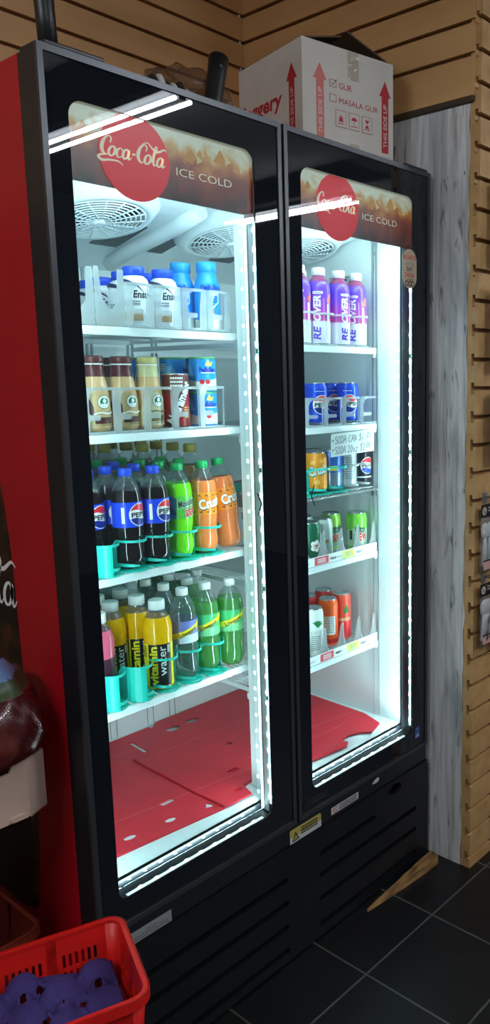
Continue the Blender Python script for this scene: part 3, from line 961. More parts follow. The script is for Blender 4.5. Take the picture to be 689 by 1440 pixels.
def mk_schw(body, lab1, lab2, name):
    def f():
        d = D2()
        d.rect(-.06, .06, .0, .022, 2).up()
        d.poly([(-.055, .004), (-.03, .010), (0, .018), (.03, .030), (.055, .044), (.055, .058), (.03, .045), (0, .033), (-.03, .024), (-.055, .018)], 1).up()
        d.text('Schweppes', .012, .0235, .011, 3, w=.050, off=.02, align='C', rot=.42, shear=.15)
        return make_bottle('soda_bottle', 'bottle', PET20, [body, PETC], pet_mis(.192), (.0148, .2175, .236), WHITECAP,
                           (d, [SCHY, lab2, INKK]), (.0359, .098, .156, lab1), lobes())
    return f


mk_seltzer = mk_schw(clear('seltzer_pet', (214, 232, 228), 1.8, .04, body=.14, bodycol=(210, 228, 224)), mat('violet_label', (112, 122, 190), .35), mat('pale_blue_label', (206, 220, 232), .35), 's')
mk_ginger = mk_schw(clear('green_pet', (150, 222, 140), 1.8, .04, body=.5, bodycol=(122, 206, 112)), mat('ginger_green_label', (70, 180, 110), .35), mat('ginger_pale_label', (120, 200, 140), .35), 'g')

VW = [(.012, .004), (.030, 0), (.0345, .005), (.0350, .012), (.0350, .118), (.0340, .122), (.0355, .127), (.0340, .132), (.0356, .138), (.0356, .152), (.0335, .168), (.0285, .183), (.0225, .194), (.0190, .199), (.0190, .204)]


def mk_vitamin():
    d = D2()
    d.rect(-.046, -.018, .0, .108, 1).rect(.040, .052, .0, .108, 1).up()
    d.lines(-.040, .100, .018, .005, 6, 2)
    d.text('vitamin', .004, .004, .020, 1, w=.099, rot=PI / 2, off=.035)
    d.text('water', .0255, .028, .020, 3, w=.075, rot=PI / 2)
    d.lines(.030, .102, .008, .004, 5, 3)
    return make_bottle('vitamin_drink_bottle', 'bottle', VW, [liquid('yellow_drink', (236, 178, 8), sss=.25), PETC], [0 if VW[i + 1][1] < .19 else 1 for i in range(len(VW) - 1)], (.0192, .200, .224), WHITECAP,
                       (d, [mat('vitamin_yellow', (246, 222, 30), .35), INKK, INKW]), (.0353, .010, .118, mat('vitamin_black_label', (22, 26, 26), .35)), None, 32)


def mk_pinkvit():
    d = D2(); d.rect(-.046, -.018, .0, .108, 1).up().text('vitamin', .004, .004, .020, 1, w=.099, rot=PI / 2, off=.035)
    return make_bottle('vitamin_drink_bottle', 'bottle', VW, [liquid('pink_drink', (216, 92, 122), sss=.25), PETC], [0 if VW[i + 1][1] < .19 else 1 for i in range(len(VW) - 1)], (.0192, .200, .224), WHITECAP,
                       (d, [mat('vitamin_pink', (236, 150, 170), .35)]), (.0353, .010, .118, mat('vitamin_plum_label', (70, 34, 52), .35)), None, 32)


def mk_ensure():
    d = D2()
    d.stroke([(-.045, .092, .004), (-.03, .100, .008), (-.005, .098, .009), (.02, .088, .004), (.035, .074, .001)], 2)
    d.up().text('Ensure', .036, .062, .017, 1, w=.052, off=.02, shear=.12, align='C')
    d.rect(-.028, .03, .010, .030, 3).up().lines(-.02, .052, .045, .006, 2, 4)
    P = [(.020, .002), (.031, 0), (.0345, .004), (.0350, .015), (.0350, .085), (.0340, .097), (.0300, .110), (.0235, .116), (.0215, .118)]
    return make_bottle('nutrition_shake_bottle', 'bottle', P, [mat('shake_white', (234, 236, 240), .3), PETC], [0] * 8, (.0240, .117, .138), BLUECAP,
                       (d, [INKK, mat('shake_navy', (36, 44, 84), .35), mat('shake_tan', (196, 160, 126), .4), GREY]), (.0353, .004, .110 - .022, mat('shake_label', (226, 230, 238), .35)), None, 32)


PEDB = mat('kids_blue', (36, 148, 232), .35); PEDN = mat('kids_navy', (40, 60, 170), .35); PEDP = mat('kids_pale', (226, 234, 226), .4)


def mk_pedia():
    d = D2()
    d.poly([(-.06, .0), (.06, .0), (.06, .022), (.03, .034), (-.01, .022), (-.06, .026)], 1).up()
    d.poly([(-.006, .062), (-.006, .086), (.012, .091), (.030, .086), (.030, .066), (.012, .050)], 2).up().poly([(-.003, .064), (-.003, .083), (.012, .087), (.027, .083), (.027, .067), (.012, .054)], 0).up().lines(.000, .078, .024, .006, 3, 3)
    d.text('PediaSure', .012, .096, .012, 3, w=.055, off=.03, align='C').rect(.002, .016, .036, .048, 4)
    P = [(.020, .002), (.028, 0), (.0312, .005), (.0315, .012), (.0315, .100), (.0300, .116), (.0245, .130), (.0225, .138), (.0225, .143)]
    return make_bottle('kids_shake_bottle', 'bottle', P, [PEDB], [0] * 8, (.0240, .141, .166), mat('kids_blue_cap', (44, 156, 226), .35),
                       (d, [PEDP, INKW, PEDN, mat('kids_brown', (150, 96, 52), .4)]), (.0318, .002, .112, PEDB), None, 32)


def mk_pedia_can():
    d = D2()
    d.poly([(-.10, 0), (.10, 0), (.10, .022), (.06, .030), (.0, .020), (-.05, .026), (-.10, .018)], 1).up()
    d.poly([(-.062, .034), (-.045, .062), (-.040, .056), (-.030, .064), (-.018, .034)], 4).up()
    d.text('PediaSure', .020, .044, .012, 3, w=.044, off=.05, align='C').rect(.002, .042, .041, .043, 2)
    d.poly([(.012, .060), (.020, .076), (.024, .066), (.034, .070), (.028, .058)], 5).disc(.004, .020, .006, 6).disc(.018, .020, .006, 6).up().lines(-.075, .062, .030, .005, 4, 2)
    t = thing('nutrition_can', '', 'can')
    m = MB().lathe([(.031, 0), (.0335, .0015), (.0335, .003), (.0330, .005), (.0330, .080), (.0335, .082), (.0335, .0845)], 32, 0)
    m.build('can_body', [PEDB], t)
    MB().lathe([(.0338, .0800), (.0338, .0846), (.0312, .0848), (.0306, .0828)], 32).build('can_rim', mat('green_white_rim', (96, 176, 116), .35), t)
    m = MB().lathe([(.0333, .004), (.0333, .0798)], 36, 0, None, caps=False)
    d.add_to(m, wrap(.0333, .004), step=.0055)
    m.build('label', [PEDB, PEDP, INKW, PEDN, mat('kids_castle_blue', (120, 190, 240), .4), mat('kids_yellow', (238, 214, 90), .4), INKR], t, fix=False)
    return t


def mk_nutrament():
    d = D2()
    d.rect(-.10, .10, .0, .078, 1).up()
    d.poly([(-.03, .0), (-.012, .0), (.026, .078), (.006, .078)], 5).up()
    d.text('Nutrament', -.008, .002, .022, 2, w=.110, rot=1.12, off=.04).lines(-.014, .112, .030, .009, 3, 2).up().lines(.018, .042, .016, .006, 5, 4)
    t = thing('energy_shake_can', '', 'can')
    MB().lathe([(.030, 0), (.0325, .0015), (.0320, .004), (.0320, .124), (.0325, .126), (.0325, .128)], 32).build('can_body', mat('shake_can_brown', (104, 48, 36), .35), t)
    MB().lathe([(.0328, .1262), (.0328, .1292), (.0305, .1292), (.0300, .1275)], 32).build('can_rim', SILVER, t)
    m = MB().lathe([(.0323, .004), (.0323, .1255)], 36, 0, None, caps=False); d.add_to(m, wrap(.0323, .004), step=.0052)
    m.build('label', [mat('shake_can_label_brown', (110, 52, 40), .35), mat('shake_can_red', (152, 26, 34), .35), INKW, INKK, mat('shake_can_gold', (206, 176, 80), .4), INKK], t, fix=False)
    return t


def coffee(dark):
    def f():
        d = D2()
        top, tm = (2, 2) if dark else (1, 1)
        d.poly([(-.045, .0), (.045, 0), (.045, .060), (.010, .078), (-.012, .078), (-.030, .040)], 1).up()
        d.poly([(-.045, .052), (-.022, .072), (-.012, .050), (-.010, .030), (-.030, .028)], 2) if dark else None
        d.rect(-.010, .036, .010, .024, 2 if dark else 4).up()
        d.disc(.012, .058, .0150, 0 + 3).up().disc(.012, .058, .0138, 5).up().disc(.012, .058, .0100, 3).up()
        d.disc(.012, .060, .0042, 5).poly([(.0035, .050), (.006, .0565), (.0085, .053), (.012, .0555), (.0155, .053), (.018, .0565), (.0205, .050), (.012, .0485)], 5).poly([(.0085, .0645), (.012, .0675), (.0155, .0645)], 5).up()
        d.stroke([(-.012, .031, .004), (.004, .035, .003), (.020, .032, .004), (.038, .036, .003)], 5 if dark else 4)
        d.lines(.002, .006, .030, .004, 1, 4)
        P = [(.018, .003), (.028, 0), (.0320, .004), (.0330, .012), (.0330, .070), (.0322, .084), (.0295, .102), (.0255, .122), (.0235, .136), (.0228, .144), (.0240, .147), (.0228, .150)]
        t = make_bottle('coffee_drink_bottle', 'bottle', P, [liquid('milky_coffee', (206, 168, 122) if dark else (206, 180, 136)), mat('coffee_sleeve_dark', (86, 36, 40), .3) if dark else mat('coffee_sleeve_cream', (204, 196, 146), .3)],
                        [0, 0, 0, 0, 0, 0, 0, 1, 1, 1, 1], (.0240, .1515, .168), mat('coffee_cap_dark', (92, 46, 44), .3) if dark else mat('coffee_cap_cream', (196, 182, 118), .35),
                        (d, [mat('coffee_label_tan', (200, 168, 120), .35) if dark else mat('coffee_label_cream', (214, 200, 160), .35), mat('coffee_label_brown', (84, 40, 36), .35), mat('siren_green', (10, 110, 84), .35), mat('coffee_label_olive', (124, 106, 62), .35), INKW]),
                        (.0334, .008, .074, mat('milky_coffee', (0, 0, 0))), None, 32, 24)
        MB().lathe([(.0243, .1485), (.0243, .1512)], 28).build('cap_ring', WHITECAP, t)
        return t
    return f


REC = [(.014, .003), (.029, 0), (.0335, .004), (.0338, .012), (.0338, .150), (.0325, .164), (.0290, .176), (.0225, .185), (.0180, .189), (.0180, .196)]


def recover_mat():
    m = bpy.data.materials.new('purple_pink_white_wrap'); m.use_nodes = True
    nt = m.node_tree; b = nt.nodes['Principled BSDF']; b.inputs['Roughness'].default_value = .3
    tc = nt.nodes.new('ShaderNodeTexCoord'); sx = nt.nodes.new('ShaderNodeSeparateXYZ'); nt.links.new(tc.outputs['Object'], sx.inputs[0])
    mr = nt.nodes.new('ShaderNodeMapRange'); mr.inputs['From Max'].default_value = .19; nt.links.new(sx.outputs['Z'], mr.inputs['Value'])
    cr = nt.nodes.new('ShaderNodeValToRGB'); e = cr.color_ramp.elements
    e[0].position = 0; e[0].color = srgb(226, 224, 238); e[1].position = 1; e[1].color = srgb(104, 68, 206)
    for p, c in ((.33, (226, 224, 238)), (.35, (216, 80, 168)), (.52, (176, 72, 190)), (.72, (122, 70, 206))):
        q = e.new(p); q.color = srgb(*c)
    nt.links.new(mr.outputs[0], cr.inputs[0]); nt.links.new(cr.outputs[0], b.inputs['Base Color'])
    return m


RECM = recover_mat()


def mk_recover():
    d = D2()
    d.text('RECOVER', .0, .010, .0205, 1, w=.124, rot=PI / 2, off=.035, shear=.18).up()
    d.text('RE', .0, .010, .0205, 3, w=.0345, rot=PI / 2, off=.036, shear=.18)
    d.lines(.010, .120, .002, .006, 12, 1, .004)
    d.poly(rrect(-.022, .008, .138, .145, .003), 1).up().lines(-.018, .140, .022, .004, 1, 3, .002)
    d.disc(.028, .120, .008, 2).disc(.033, .132, .006, 2).rect(.021, .029, .018, .110, 1).up()
    return make_bottle('sports_drink_bottle', 'bottle', REC, [RECM, liquid('berry_drink', (150, 70, 110))], [0, 0, 0, 0, 0, 0, 1, 1, 1], (.0190, .193, .215), WHITECAP,
                       (d, [INKW, mat('berry_orange', (240, 120, 90), .4), mat('wrap_violet', (100, 64, 196), .35)]), (.0340, .002, .158, RECM), None, 32)


CAN = [(.022, .004), (.025, 0), (.0285, .006), (.0328, .013), (.0330, .016), (.0330, .104), (.0318, .110), (.0278, .1185), (.0275, .120)]
SLEEK = [(.022, .004), (.025, 0), (.0280, .006), (.0315, .013), (.0318, .016), (.0318, .140), (.0300, .147), (.0268, .1545), (.0265, .156)]


def make_can(prof, bodymat, d=None, dm=(), name='soda_can'):
    t = thing(name, '', 'can')
    r = prof[4][0]; z0 = prof[4][1]; z1 = prof[5][1]; h = prof[-1][1]; rr = prof[-1][0]
    MB().lathe(prof, 30, 0, None, None, [1, 1, 0, 0, 0, 0, 0, 1]).build('can_body', [bodymat, SILVER], t)
    m = MB().lathe([(rr + .0008, h - .001), (rr + .0012, h + .0008), (rr + .0004, h + .0018), (rr - .0016, h + .0010), (rr - .0026, h - .0030)], 30)
    ld = m.build('lid', SILVER, t)
    m = MB(); m.plate(catmull([(-.006, -.004), (.0, -.013), (.006, -.004), (.0055, .006), (.0, .009), (-.0055, .006), (-.006, -.004)], 3)[:-1], [circle(0, -.006, .0032, None, 8)], .0008, 0, lambda u, v, q: (u, v, h - .0024 + q))
    m.build('pull_tab', SILVER, ld)
    if d:
        m = MB().lathe([(r + .0002, z0), (r + .0002, z1)], 36, 0, None, caps=False); d.add_to(m, wrap(r + .0002, z0), step=r * .16)
        m.build('label', [bodymat] + list(dm), t, fix=False)
    return t


CANBLUE = mat('can_blue', (28, 74, 208), .25, metal=.15)


def mk_pepsi_can():
    d = D2(); globe(d, .010, .042, .026); d.lines(-.01, .080, .03, .003, 1, 1)
    return make_can(CAN, CANBLUE, d, [INKW, PB_NAVY, PB_RED, INKK])


def mk_zero_can():
    d = D2(); globe(d, .012, .050, .025, 2); d.rect(-.03, .05, .012, .016, 1)
    return make_can(CAN, mat('can_black', (24, 28, 40), .25, metal=.15), d, [INKW, PB_BLUE, PB_RED, INKK])


def mk_crush_can():
    d = D2(); d.text('Crush', .006, .040, .028, 2, w=.062, off=.07, rot=.2, align='C').up().text('Crush', .005, .042, .026, 1, w=.060, off=.035, rot=.2, align='C')
    d.disc(-.014, .076, .006, 3).disc(.012, .080, .005, 3).disc(.0, .018, .007, 3)
    return make_can(CAN, mat('can_orange', (246, 156, 40), .3, metal=.1), d, [INKW, mat('crush_teal', (70, 120, 110), .4), mat('crush_light', (250, 190, 90), .4)])


def mk_bluesilver_can():
    d = D2(); d.rect(-.012, .012, .046, .062, 1).rect(-.09, .09, .0, .044, 2).up().text('RED', 0, .050, .007, 3, w=.014, align='C') if False else d.rect(-.012, .020, .046, .060, 1).rect(-.09, .09, .0, .040, 2)
    return make_can(CAN, mat('can_azure', (62, 108, 196), .25, metal=.3), d, [mat('can_yellow_patch', (226, 218, 60), .35), mat('can_steel_blue', (128, 146, 170), .25, metal=.4)])


def mk_silver_can():
    d = D2(); d.lines(-.02, .078, .040, .007, 10, 1); d.rect(.030, .033, .0, .085, 1)
    return make_can(CAN, mat('can_silver', (190, 198, 200), .3, metal=.35), d, [GREY])


def mk_plain_can():
    d = D2(); d.poly([(.0, .03), (.018, .034), (.018, .044), (.0, .04)], 1)
    return make_can(CAN, mat('can_pale_silver', (202, 212, 206), .3, metal=.35), d, [mat('can_olive', (150, 140, 60), .4)])


def mk_ginger_can():
    d = D2()
    for k in range(5): d.disc(.012 + .011 * math.cos(k * 1.257), .036 + .011 * math.sin(k * 1.257), .008, 1)
    d.up().text('CANADA', .012, .036, .006, 3, w=.022, align='C', off=.02).text('DRY', .012, .027, .006, 3, w=.014, align='C', off=.02)
    d.rect(.034, .050, .0, .088, 1)
    return make_can(CAN, mat('can_dark_green', (20, 100, 70), .28, metal=.2), d, [INKW, GREY, INKR])


def mk_dew_can():
    d = D2(); d.rect(-.09, .09, .0, .052, 2).up().text('Mountain', .0, .044, .026, 3, w=.070, off=.05, rot=.1, align='C').text('DEW', .012, .018, .022, 4, w=.034, off=.04, rot=.1, align='C')
    return make_can(CAN, mat('can_dew_green', (136, 190, 70), .28, metal=.15), d, [INKW, mat('can_dew_teal', (110, 160, 120), .3), mat('can_dew_ink', (14, 70, 56), .35), INKR])


def mk_diet_can():
    d = D2(); d.poly([(-.10, .058), (-.03, .050), (.0, .062), (.03, .052), (.10, .058), (.10, .0), (-.10, .0)], 2).up()
    d.text('Mtn', .010, .044, .020, 3, w=.034, off=.05, rot=.15, align='C').text('DEW', .014, .018, .024, 4, w=.040, off=.05, rot=.15, align='C').rect(-.028, -.018, .02, .05, 3)
    return make_can(CAN, mat('can_lime', (120, 204, 66), .28, metal=.15), d, [INKW, mat('can_ice_green', (190, 214, 190), .28, metal=.3), mat('can_dew_ink', (14, 70, 56)), INKR])


def mk_coco_can():
    d = D2()
    for k in range(6):
        a_ = .3 + k * .42
        d.stroke([(.008, .086, .004), (.008 + .014 * math.cos(a_), .090 + .014 * math.sin(a_), .005), (.008 + .022 * math.cos(a_), .086 + .020 * math.sin(a_), .001)], 1)
    d.text('COCO', .004, .064, .010, 2, w=.034, align='C'); d.lines(-.012, .056, .032, .006, 8, 2)
    return make_can(SLEEK, mat('can_white', (230, 236, 230), .35), d, [mat('palm_green', (30, 130, 70), .4), GREY], 'drink_can')


def mk_tea_can():
    d = D2(); d.rect(-.016, .020, .028, .088, 1).up().lines(-.013, .082, .030, .006, 9, 2); d.lines(-.01, .104, .02, .006, 1, 2); d.rect(-.09, .09, .0, .014, 3)
    return make_can(SLEEK, mat('can_vermilion', (238, 92, 34), .3, metal=.1), d, [INKW, GREY, mat('can_deep_red', (190, 30, 40), .35)], 'drink_can')


def mk_melon_can():
    d = D2(); d.poly([(.004, .086), (.014, .112), (.024, .086)], 1).disc(.014, .088, .010, 1).rect(-.012, .032, .054, .064, 2).rect(-.09, .09, .0, .05, 3)
    return make_can(SLEEK, mat('can_coral', (236, 84, 64), .3, metal=.1), d, [mat('leaf_green', (36, 110, 50), .4), mat('tan_band', (220, 170, 130), .4), mat('can_red', (220, 44, 48), .3, metal=.1)], 'drink_can')


def mk_red_can(): return make_can(SLEEK, mat('can_rear_red', (206, 60, 58), .3, metal=.1), None, (), 'drink_can')
def mk_orange_can(): return make_can(CAN, mat('can_amber', (244, 160, 50), .3, metal=.1), None, ())


K = {n: Kind(f) for n, f in dict(pepsi=mk_pepsi, dew=mk_dew, crush=mk_crush, grn=mk_green_rear, yel=mk_yellow_rear, clr=mk_clear_rear, selt=mk_seltzer, ging=mk_ginger, vit=mk_vitamin, pink=mk_pinkvit,
     ens=mk_ensure, ped=mk_pedia, pcan=mk_pedia_can, nut=mk_nutrament, cofd=coffee(True), cofl=coffee(False), rec=mk_recover, pc=mk_pepsi_can, zero=mk_zero_can, cc=mk_crush_can, bs=mk_bluesilver_can,
     sil=mk_silver_can, pl=mk_plain_can, gin=mk_ginger_can, dewc=mk_dew_can, diet=mk_diet_can, coco=mk_coco_can, tea=mk_tea_can, mel=mk_melon_can, redc=mk_red_can, orc=mk_orange_can).items()}
VIEW = lambda x, y: math.atan2(CAMLOC.x - x, -(CAMLOC.y - y))     # turn that would face the aisle corner
FACE = -0.72      # labels look towards the left front, as set out by the shopkeeper


# ------------------------------------------------------------------ bottle organisers and can dividers
def organiser(name, label, x0, lanes, pitch, y0, depth, z, rail, mat_, post=.016, bulge=.012, window=False, tall_first=0, group=None, floor=True, wide=(), style='scallop', fins=True):
    """shelf glide: base channels, lane fins and a scalloped front rail with a tab in every lane"""
    t = thing(name, label, 'shelf organiser', (x0, y0, z), 0, group)
    wd = lanes * pitch
    if floor:
        m = MB()
        for i in range(lanes):
            m.box(i * pitch + .004, (i + 1) * pitch - .004, .0, depth, .0006, .0028)
            for q in (.018, .030, .042): m.box(i * pitch + q, i * pitch + q + .003, .012, depth, .0028, .0040)
        m.build('glide_base', mat_, t)
    rail_only = style == 'rail'
    for i in range(lanes + 1 if fins else 0):
        f0, f1 = (.034, .074) if style != 'panel' else (0.0, .005)
        m = MB()
        m.plate([(f0, .001), (f1, .001), (f1, rail * (.5 if style != 'panel' else .95)), (f0 + .004, rail * .97), (f0, rail * .97)], (), .0018, 0, lambda u, v, d, i=i: (i * pitch - .0009 + d, u, v))
        m.build('lane_fin', mat_, t)
    for i in range(lanes):
        if i < tall_first:
            m = MB()
            m.plate([(i * pitch + .002, .001), ((i + 1) * pitch - .002, .001), ((i + 1) * pitch - .002, rail * 1.25), ((i + 1) * pitch - .016, rail * 1.25), ((i + 1) * pitch - .020, rail * .55), ((i + 1) * pitch - .034, rail * .36), (i * pitch + .034, rail * .36), (i * pitch + .018, rail * .6), (i * pitch + .012, rail * 1.28), (i * pitch + .002, rail * 1.28)], (), .003, 0, lambda u, v, d: (u, -.003 + d, v))
            m.build('front_fence', mat_, t); continue
        bow = lambda u: math.sin(max(0, min(1, u / pitch)) * PI) ** .6
        base = .034 if style != 'panel' else 0.0
        f = lambda u, v, d, i=i: (i * pitch + u, base - (bulge + base) * bow(u) - .002 + d, v)
        m = MB(); n = 14; h0 = rail - (.0055 if style != 'panel' else .0065)
        for k in range(n):
            a_, b_ = pitch * k / n, pitch * (k + 1) / n
            m.plate([(a_, h0), (b_, h0), (b_, rail), (a_, rail)], (), .0035, 0, f)
        if style == 'panel':
            for k in range(n):
                a_, b_ = pitch * k / n, pitch * (k + 1) / n
                m.plate([(a_, .0008), (b_, .0008), (b_, .006), (a_, .006)], (), .0035, 0, f)
            pw = post
            P = [(.001, .006), (pw, .006), (pw, rail * .25), (pw + .003, rail * .30), (pitch * .48, rail * .30), (pitch * .52, rail * .34), (pitch * .52, rail * .38), (pitch * .48, rail * .42), (pw + .003, rail * .42), (pw, rail * .47), (pw, rail * .72), (pw + .005, rail * .86), (pw + .016, rail - .005), (.001, rail - .005)]
            m.plate(P, (), .0022, 0, f)
            if window:
                m.plate([(pw + .030, .007), (pitch - .001, .007), (pitch - .001, rail - .006), (pw + .040, rail - .006), (pw + .034, rail * .6)], (), .0018, 0, f)
        else:
            for k in range(n):
                a_, b_ = pitch * k / n, pitch * (k + 1) / n
                m.plate([(a_, .0008), (b_, .0008), (b_, .0032), (a_, .0032)], (), .0045, 0, f)
            if i in wide:
                for k in range(6):
                    a_, b_ = .034 * k / 6, .034 * (k + 1) / 6
                    m.plate([(a_, .003), (b_, .003), (b_, h0), (a_, h0)], (), .0022, 0, f)
            if style == 'scallop':
                q0 = .034 if i in wide else .0
                for k in range(5):
                    a_, b_ = q0 + .030 * k / 5, q0 + .030 * (k + 1) / 5
                    m.plate([(a_, .013), (b_, .013), (b_, .021 - .0008 * k), (a_, .021 - .0006 * k)], (), .003, 0, f)
        m.build('front_rail', mat_, t)
    return t


def divider_tray(label, x0, x1, y0, depth, z, n, fin, off):
    t = thing('can_divider_tray', label, 'shelf organiser', (x0, y0, z), 0, 'clear can divider trays')
    wd = x1 - x0
    MB().box(0, wd, 0, depth, .0006, .0030).build('tray_base', CLEARP, t)
    p = wd / n
    for i in range(n + 1):
        x = min(i * p, wd - .0022)
        pr = [(.0, .004), (.010, .004), (.010, fin), (.006, fin * .98), (.002, fin * .5), (.0, fin * .22)]
        MB().plate(pr, (), .0022, 0, lambda u, v, d, x=x: (x + d, u, v)).build('divider_fin', CLEARP, t)
        if i < n:
            c = [(0.0, .004), (p, .004), (p, fin * .98), (p * .90, fin * .90), (p * .72, fin * .42), (p * .52, fin * .22), (p * .28, fin * .20), (p * .12, fin * .34), (0.0, fin * .60)]
            MB().plate(c, (), .0016, 0, lambda u, v, d, x=i * p: (x + u, .009 * (v / fin) - .0005 + d, v)).build('front_stop', CLEARP, t)
    # price strip, leaning back
    a = D2(); s0 = off
    seg = (('w', .078), ('r', .060), ('w', .062), ('y', .056), ('w', .20))
    x = s0
    for k, q in seg:
        xa, xb = max(x, 0.002), min(x + q, wd - .002)
        if xb > xa:
            if k == 'r': a.rect(xa, xb, .002, .025, 1).up().lines(xa + .012, .017, xb - xa - .024, .005, 3, 0).up()
            elif k == 'y': a.rect(xa, xb, .002, .025, 2).up().lines(xa + .012, .017, xb - xa - .024, .005, 3, 4).up()
            else:
                if xb - xa > .045: a.text('vitamin', xa + .006, .009, .009, 3, w=.028, off=.03).text('water', xa + .0355, .009, .009, 4, w=.021)
        x += q
    m = MB().box(0, wd, -.0022, -.0002, .0005, .027)
    a.add_to(m, lambda u, v, d: (u, -.0022 - d, v))
    m.build('price_strip', [WHITE, mat('strip_red', (226, 70, 84), .4), mat('strip_yellow', (228, 232, 60), .4), INKK, GREY], t)
    return t


RAILW = clear('milky_rail', (240, 244, 244), .8, .2, body=.85, bodycol=(238, 242, 242))
# left side, top shelf
GL = 'white bottle glides'
organiser('shelf_organiser', 'frosted white bottle glide on the left top shelf, low empty fence at its left', .108, 6, .0755, .163, .45, L_SH[0], .098, PALE, .014, .012, True, 2, style='panel')
z = L_SH[0] + .0045
for x, y, lb in ((.331, .229, 'white shake bottle, blue cap, front of the leftmost filled top-shelf lane'),
                 (.406, .222, 'white shake bottle, blue cap, front of the lane beside the blue kids bottles'),
                 (.366, .330, 'white shake bottle with blue cap, just behind the leftmost front shake bottle'),
                 (.433, .307, 'white shake bottle with blue cap, just behind the second front shake bottle'),
                 (.394, .462, 'white shake bottle with blue cap, seen over the low fence, nearer of two there'),
                 (.41, .548, 'white shake bottle with blue cap, seen over the low fence, farther of two there')):
    K['ens'].put((x, y, z), FACE - .25, lb, 'white shake bottles')
K['ped'].put((.488, .260, z), FACE - .2, 'sky-blue kids shake bottle with dark shrink-wrapped cap, behind the frosted rail', 'blue kids shake bottles')
K['ped'].put((.524, .203, z), FACE + .05, 'sky-blue kids shake bottle at the front right of the left top shelf', 'blue kids shake bottles')
# second shelf
organiser('shelf_organiser', 'white frosted bottle glide holding coffee bottles and cans on the second left shelf', .060, 6, .0785, .163, .45, L_SH[1], .103, PALE, .014, .004, False, 0, style='panel')
z = L_SH[1] + .0045
K['cofd'].put((.198, .210, z), FACE + .45, 'coffee drink bottle half hidden by the door edge, leftmost on its shelf', 'coffee drink bottles')
K['cofd'].put((.274, .215, z), FACE + .45, 'coffee drink bottle with dark brown sleeve, front and centre-left of its glide', 'coffee drink bottles')
K['cofd'].put((.315, .316, z), FACE, 'coffee drink bottle with dark brown cap, behind the front dark-sleeved one', 'coffee drink bottles')
K['cofl'].put((.342, .212, z), FACE + .45, 'coffee drink bottle with cream sleeve, front, beside the brown shake can', 'coffee drink bottles')
K['cofl'].put((.400, .300, z), FACE, 'coffee drink bottle with cream cap, behind the front cream-sleeved one', 'coffee drink bottles')
K['nut'].put((.421, .212, z), FACE + .15, 'brown energy shake can with diagonal white lettering, at the front of the glide', 'brown energy shake cans')
K['nut'].put((.585, .34, L_SH[1] + .001) if False else (.535, .36, L_SH[1] + .002), FACE, 'dull red-brown can standing back at the right end of the second shelf', 'brown energy shake cans')
zc = z
K['pcan'].put((.503, .208, zc), FACE - .12, 'blue nutrition can, lower of the front stacked pair', 'blue nutrition cans')
K['pcan'].put((.503, .208, zc + .0855), FACE - .12, 'blue nutrition can, upper of the front stacked pair', 'blue nutrition cans')
K['pcan'].put((.475, .290, zc), FACE + .9, 'blue nutrition can, lower of the pair behind the brown can', 'blue nutrition cans')
K['pcan'].put((.475, .290, zc + .0855), FACE + .9, 'blue nutrition can turned to its small print, upper of the pair behind the brown can', 'blue nutrition cans')
K['pcan'].put((.432, .372, zc + .0855), FACE, 'blue nutrition can high up behind the coffee bottles', 'blue nutrition cans')
K['pcan'].put((.432, .372, zc), FACE, 'blue nutrition can low down behind the coffee bottles', 'blue nutrition cans')
K['pcan'].put((.545, .276, zc + .0855), FACE, 'blue nutrition can peeping out right of the front stack, upper one', 'blue nutrition cans')
K['pcan'].put((.545, .276, zc), FACE, 'blue nutrition can peeping out right of the front stack, lower one', 'blue nutrition cans')
K['pcan'].put((.530, .440, L_SH[1] + .002), FACE, 'blue nutrition can at the far right behind the red-brown can', 'blue nutrition cans')

# third shelf: soda bottles
organiser('shelf_organiser', 'teal bottle glide in front of the cola, lime and orange soda bottles', .148, 5, .0745, .163, .45, L_SH[2], .076, TEAL, .005, .012, wide=(0,))
z = L_SH[2] + .0045
A_ = [(.260, .203, 'pepsi', 'cola bottle with blue label at the very front left of its glide'), (.3345, .201, 'pepsi', 'cola bottle with blue label, front, next to the lime soda'),
      (.256, .279, 'pepsi', 'cola bottle behind the left front cola, leftmost badge in the row'), (.333, .277, 'pepsi', 'cola bottle with blue cap right behind the one beside the lime soda'),
      (.325, .353, 'pepsi', 'cola bottle, third back in the middle cola lane'), (.250, .355, 'pepsi', 'cola bottle, third back in the left cola lane'), (.183, .240, 'pepsi', 'cola bottle mostly hidden by the door edge'),
      (.4085, .207, 'dew', 'lime green soda bottle between the cola and the orange soda'), (.483, .203, 'crush', 'orange soda bottle with green cap, front of its lane')]
for x, y, k, lb in A_:
    K[k].put((x, y, z), FACE + (.35 if k != 'pepsi' else .52), lb, {'pepsi': 'cola bottles on the third shelf'}.get(k))
K['crush'].put((.570, .207, L_SH[2] + .0055), 0, 'orange soda bottle leaning outside the glide, at the right end of its shelf', None, (math.radians(-5), math.radians(-4.5), FACE + .5))
rear = 'green-capped bottles in the rear rows of the third shelf'
for i, (x, y) in enumerate(((.409, .281), (.481, .294), (.405, .357), (.400, .433), (.478, .368), (.325, .429), (.250, .431), (.178, .330), (.175, .406), (.325, .505), (.250, .507))):
    K['grn'].put((x, y, z), 0, 'green-capped soda bottle in the rear rows behind the cola and lime bottles', rear)
tea = 'yellow-capped bottles at the back of the third shelf'
for x, y in ((.475, .444), (.475, .520), (.400, .509), (.400, .585), (.475, .596), (.552, .337), (.552, .413), (.552, .489), (.552, .565), (.325, .581)):
    K['yel'].put((x, y, z), 0, 'yellow-capped tea bottle at the back of the soda shelf', tea)

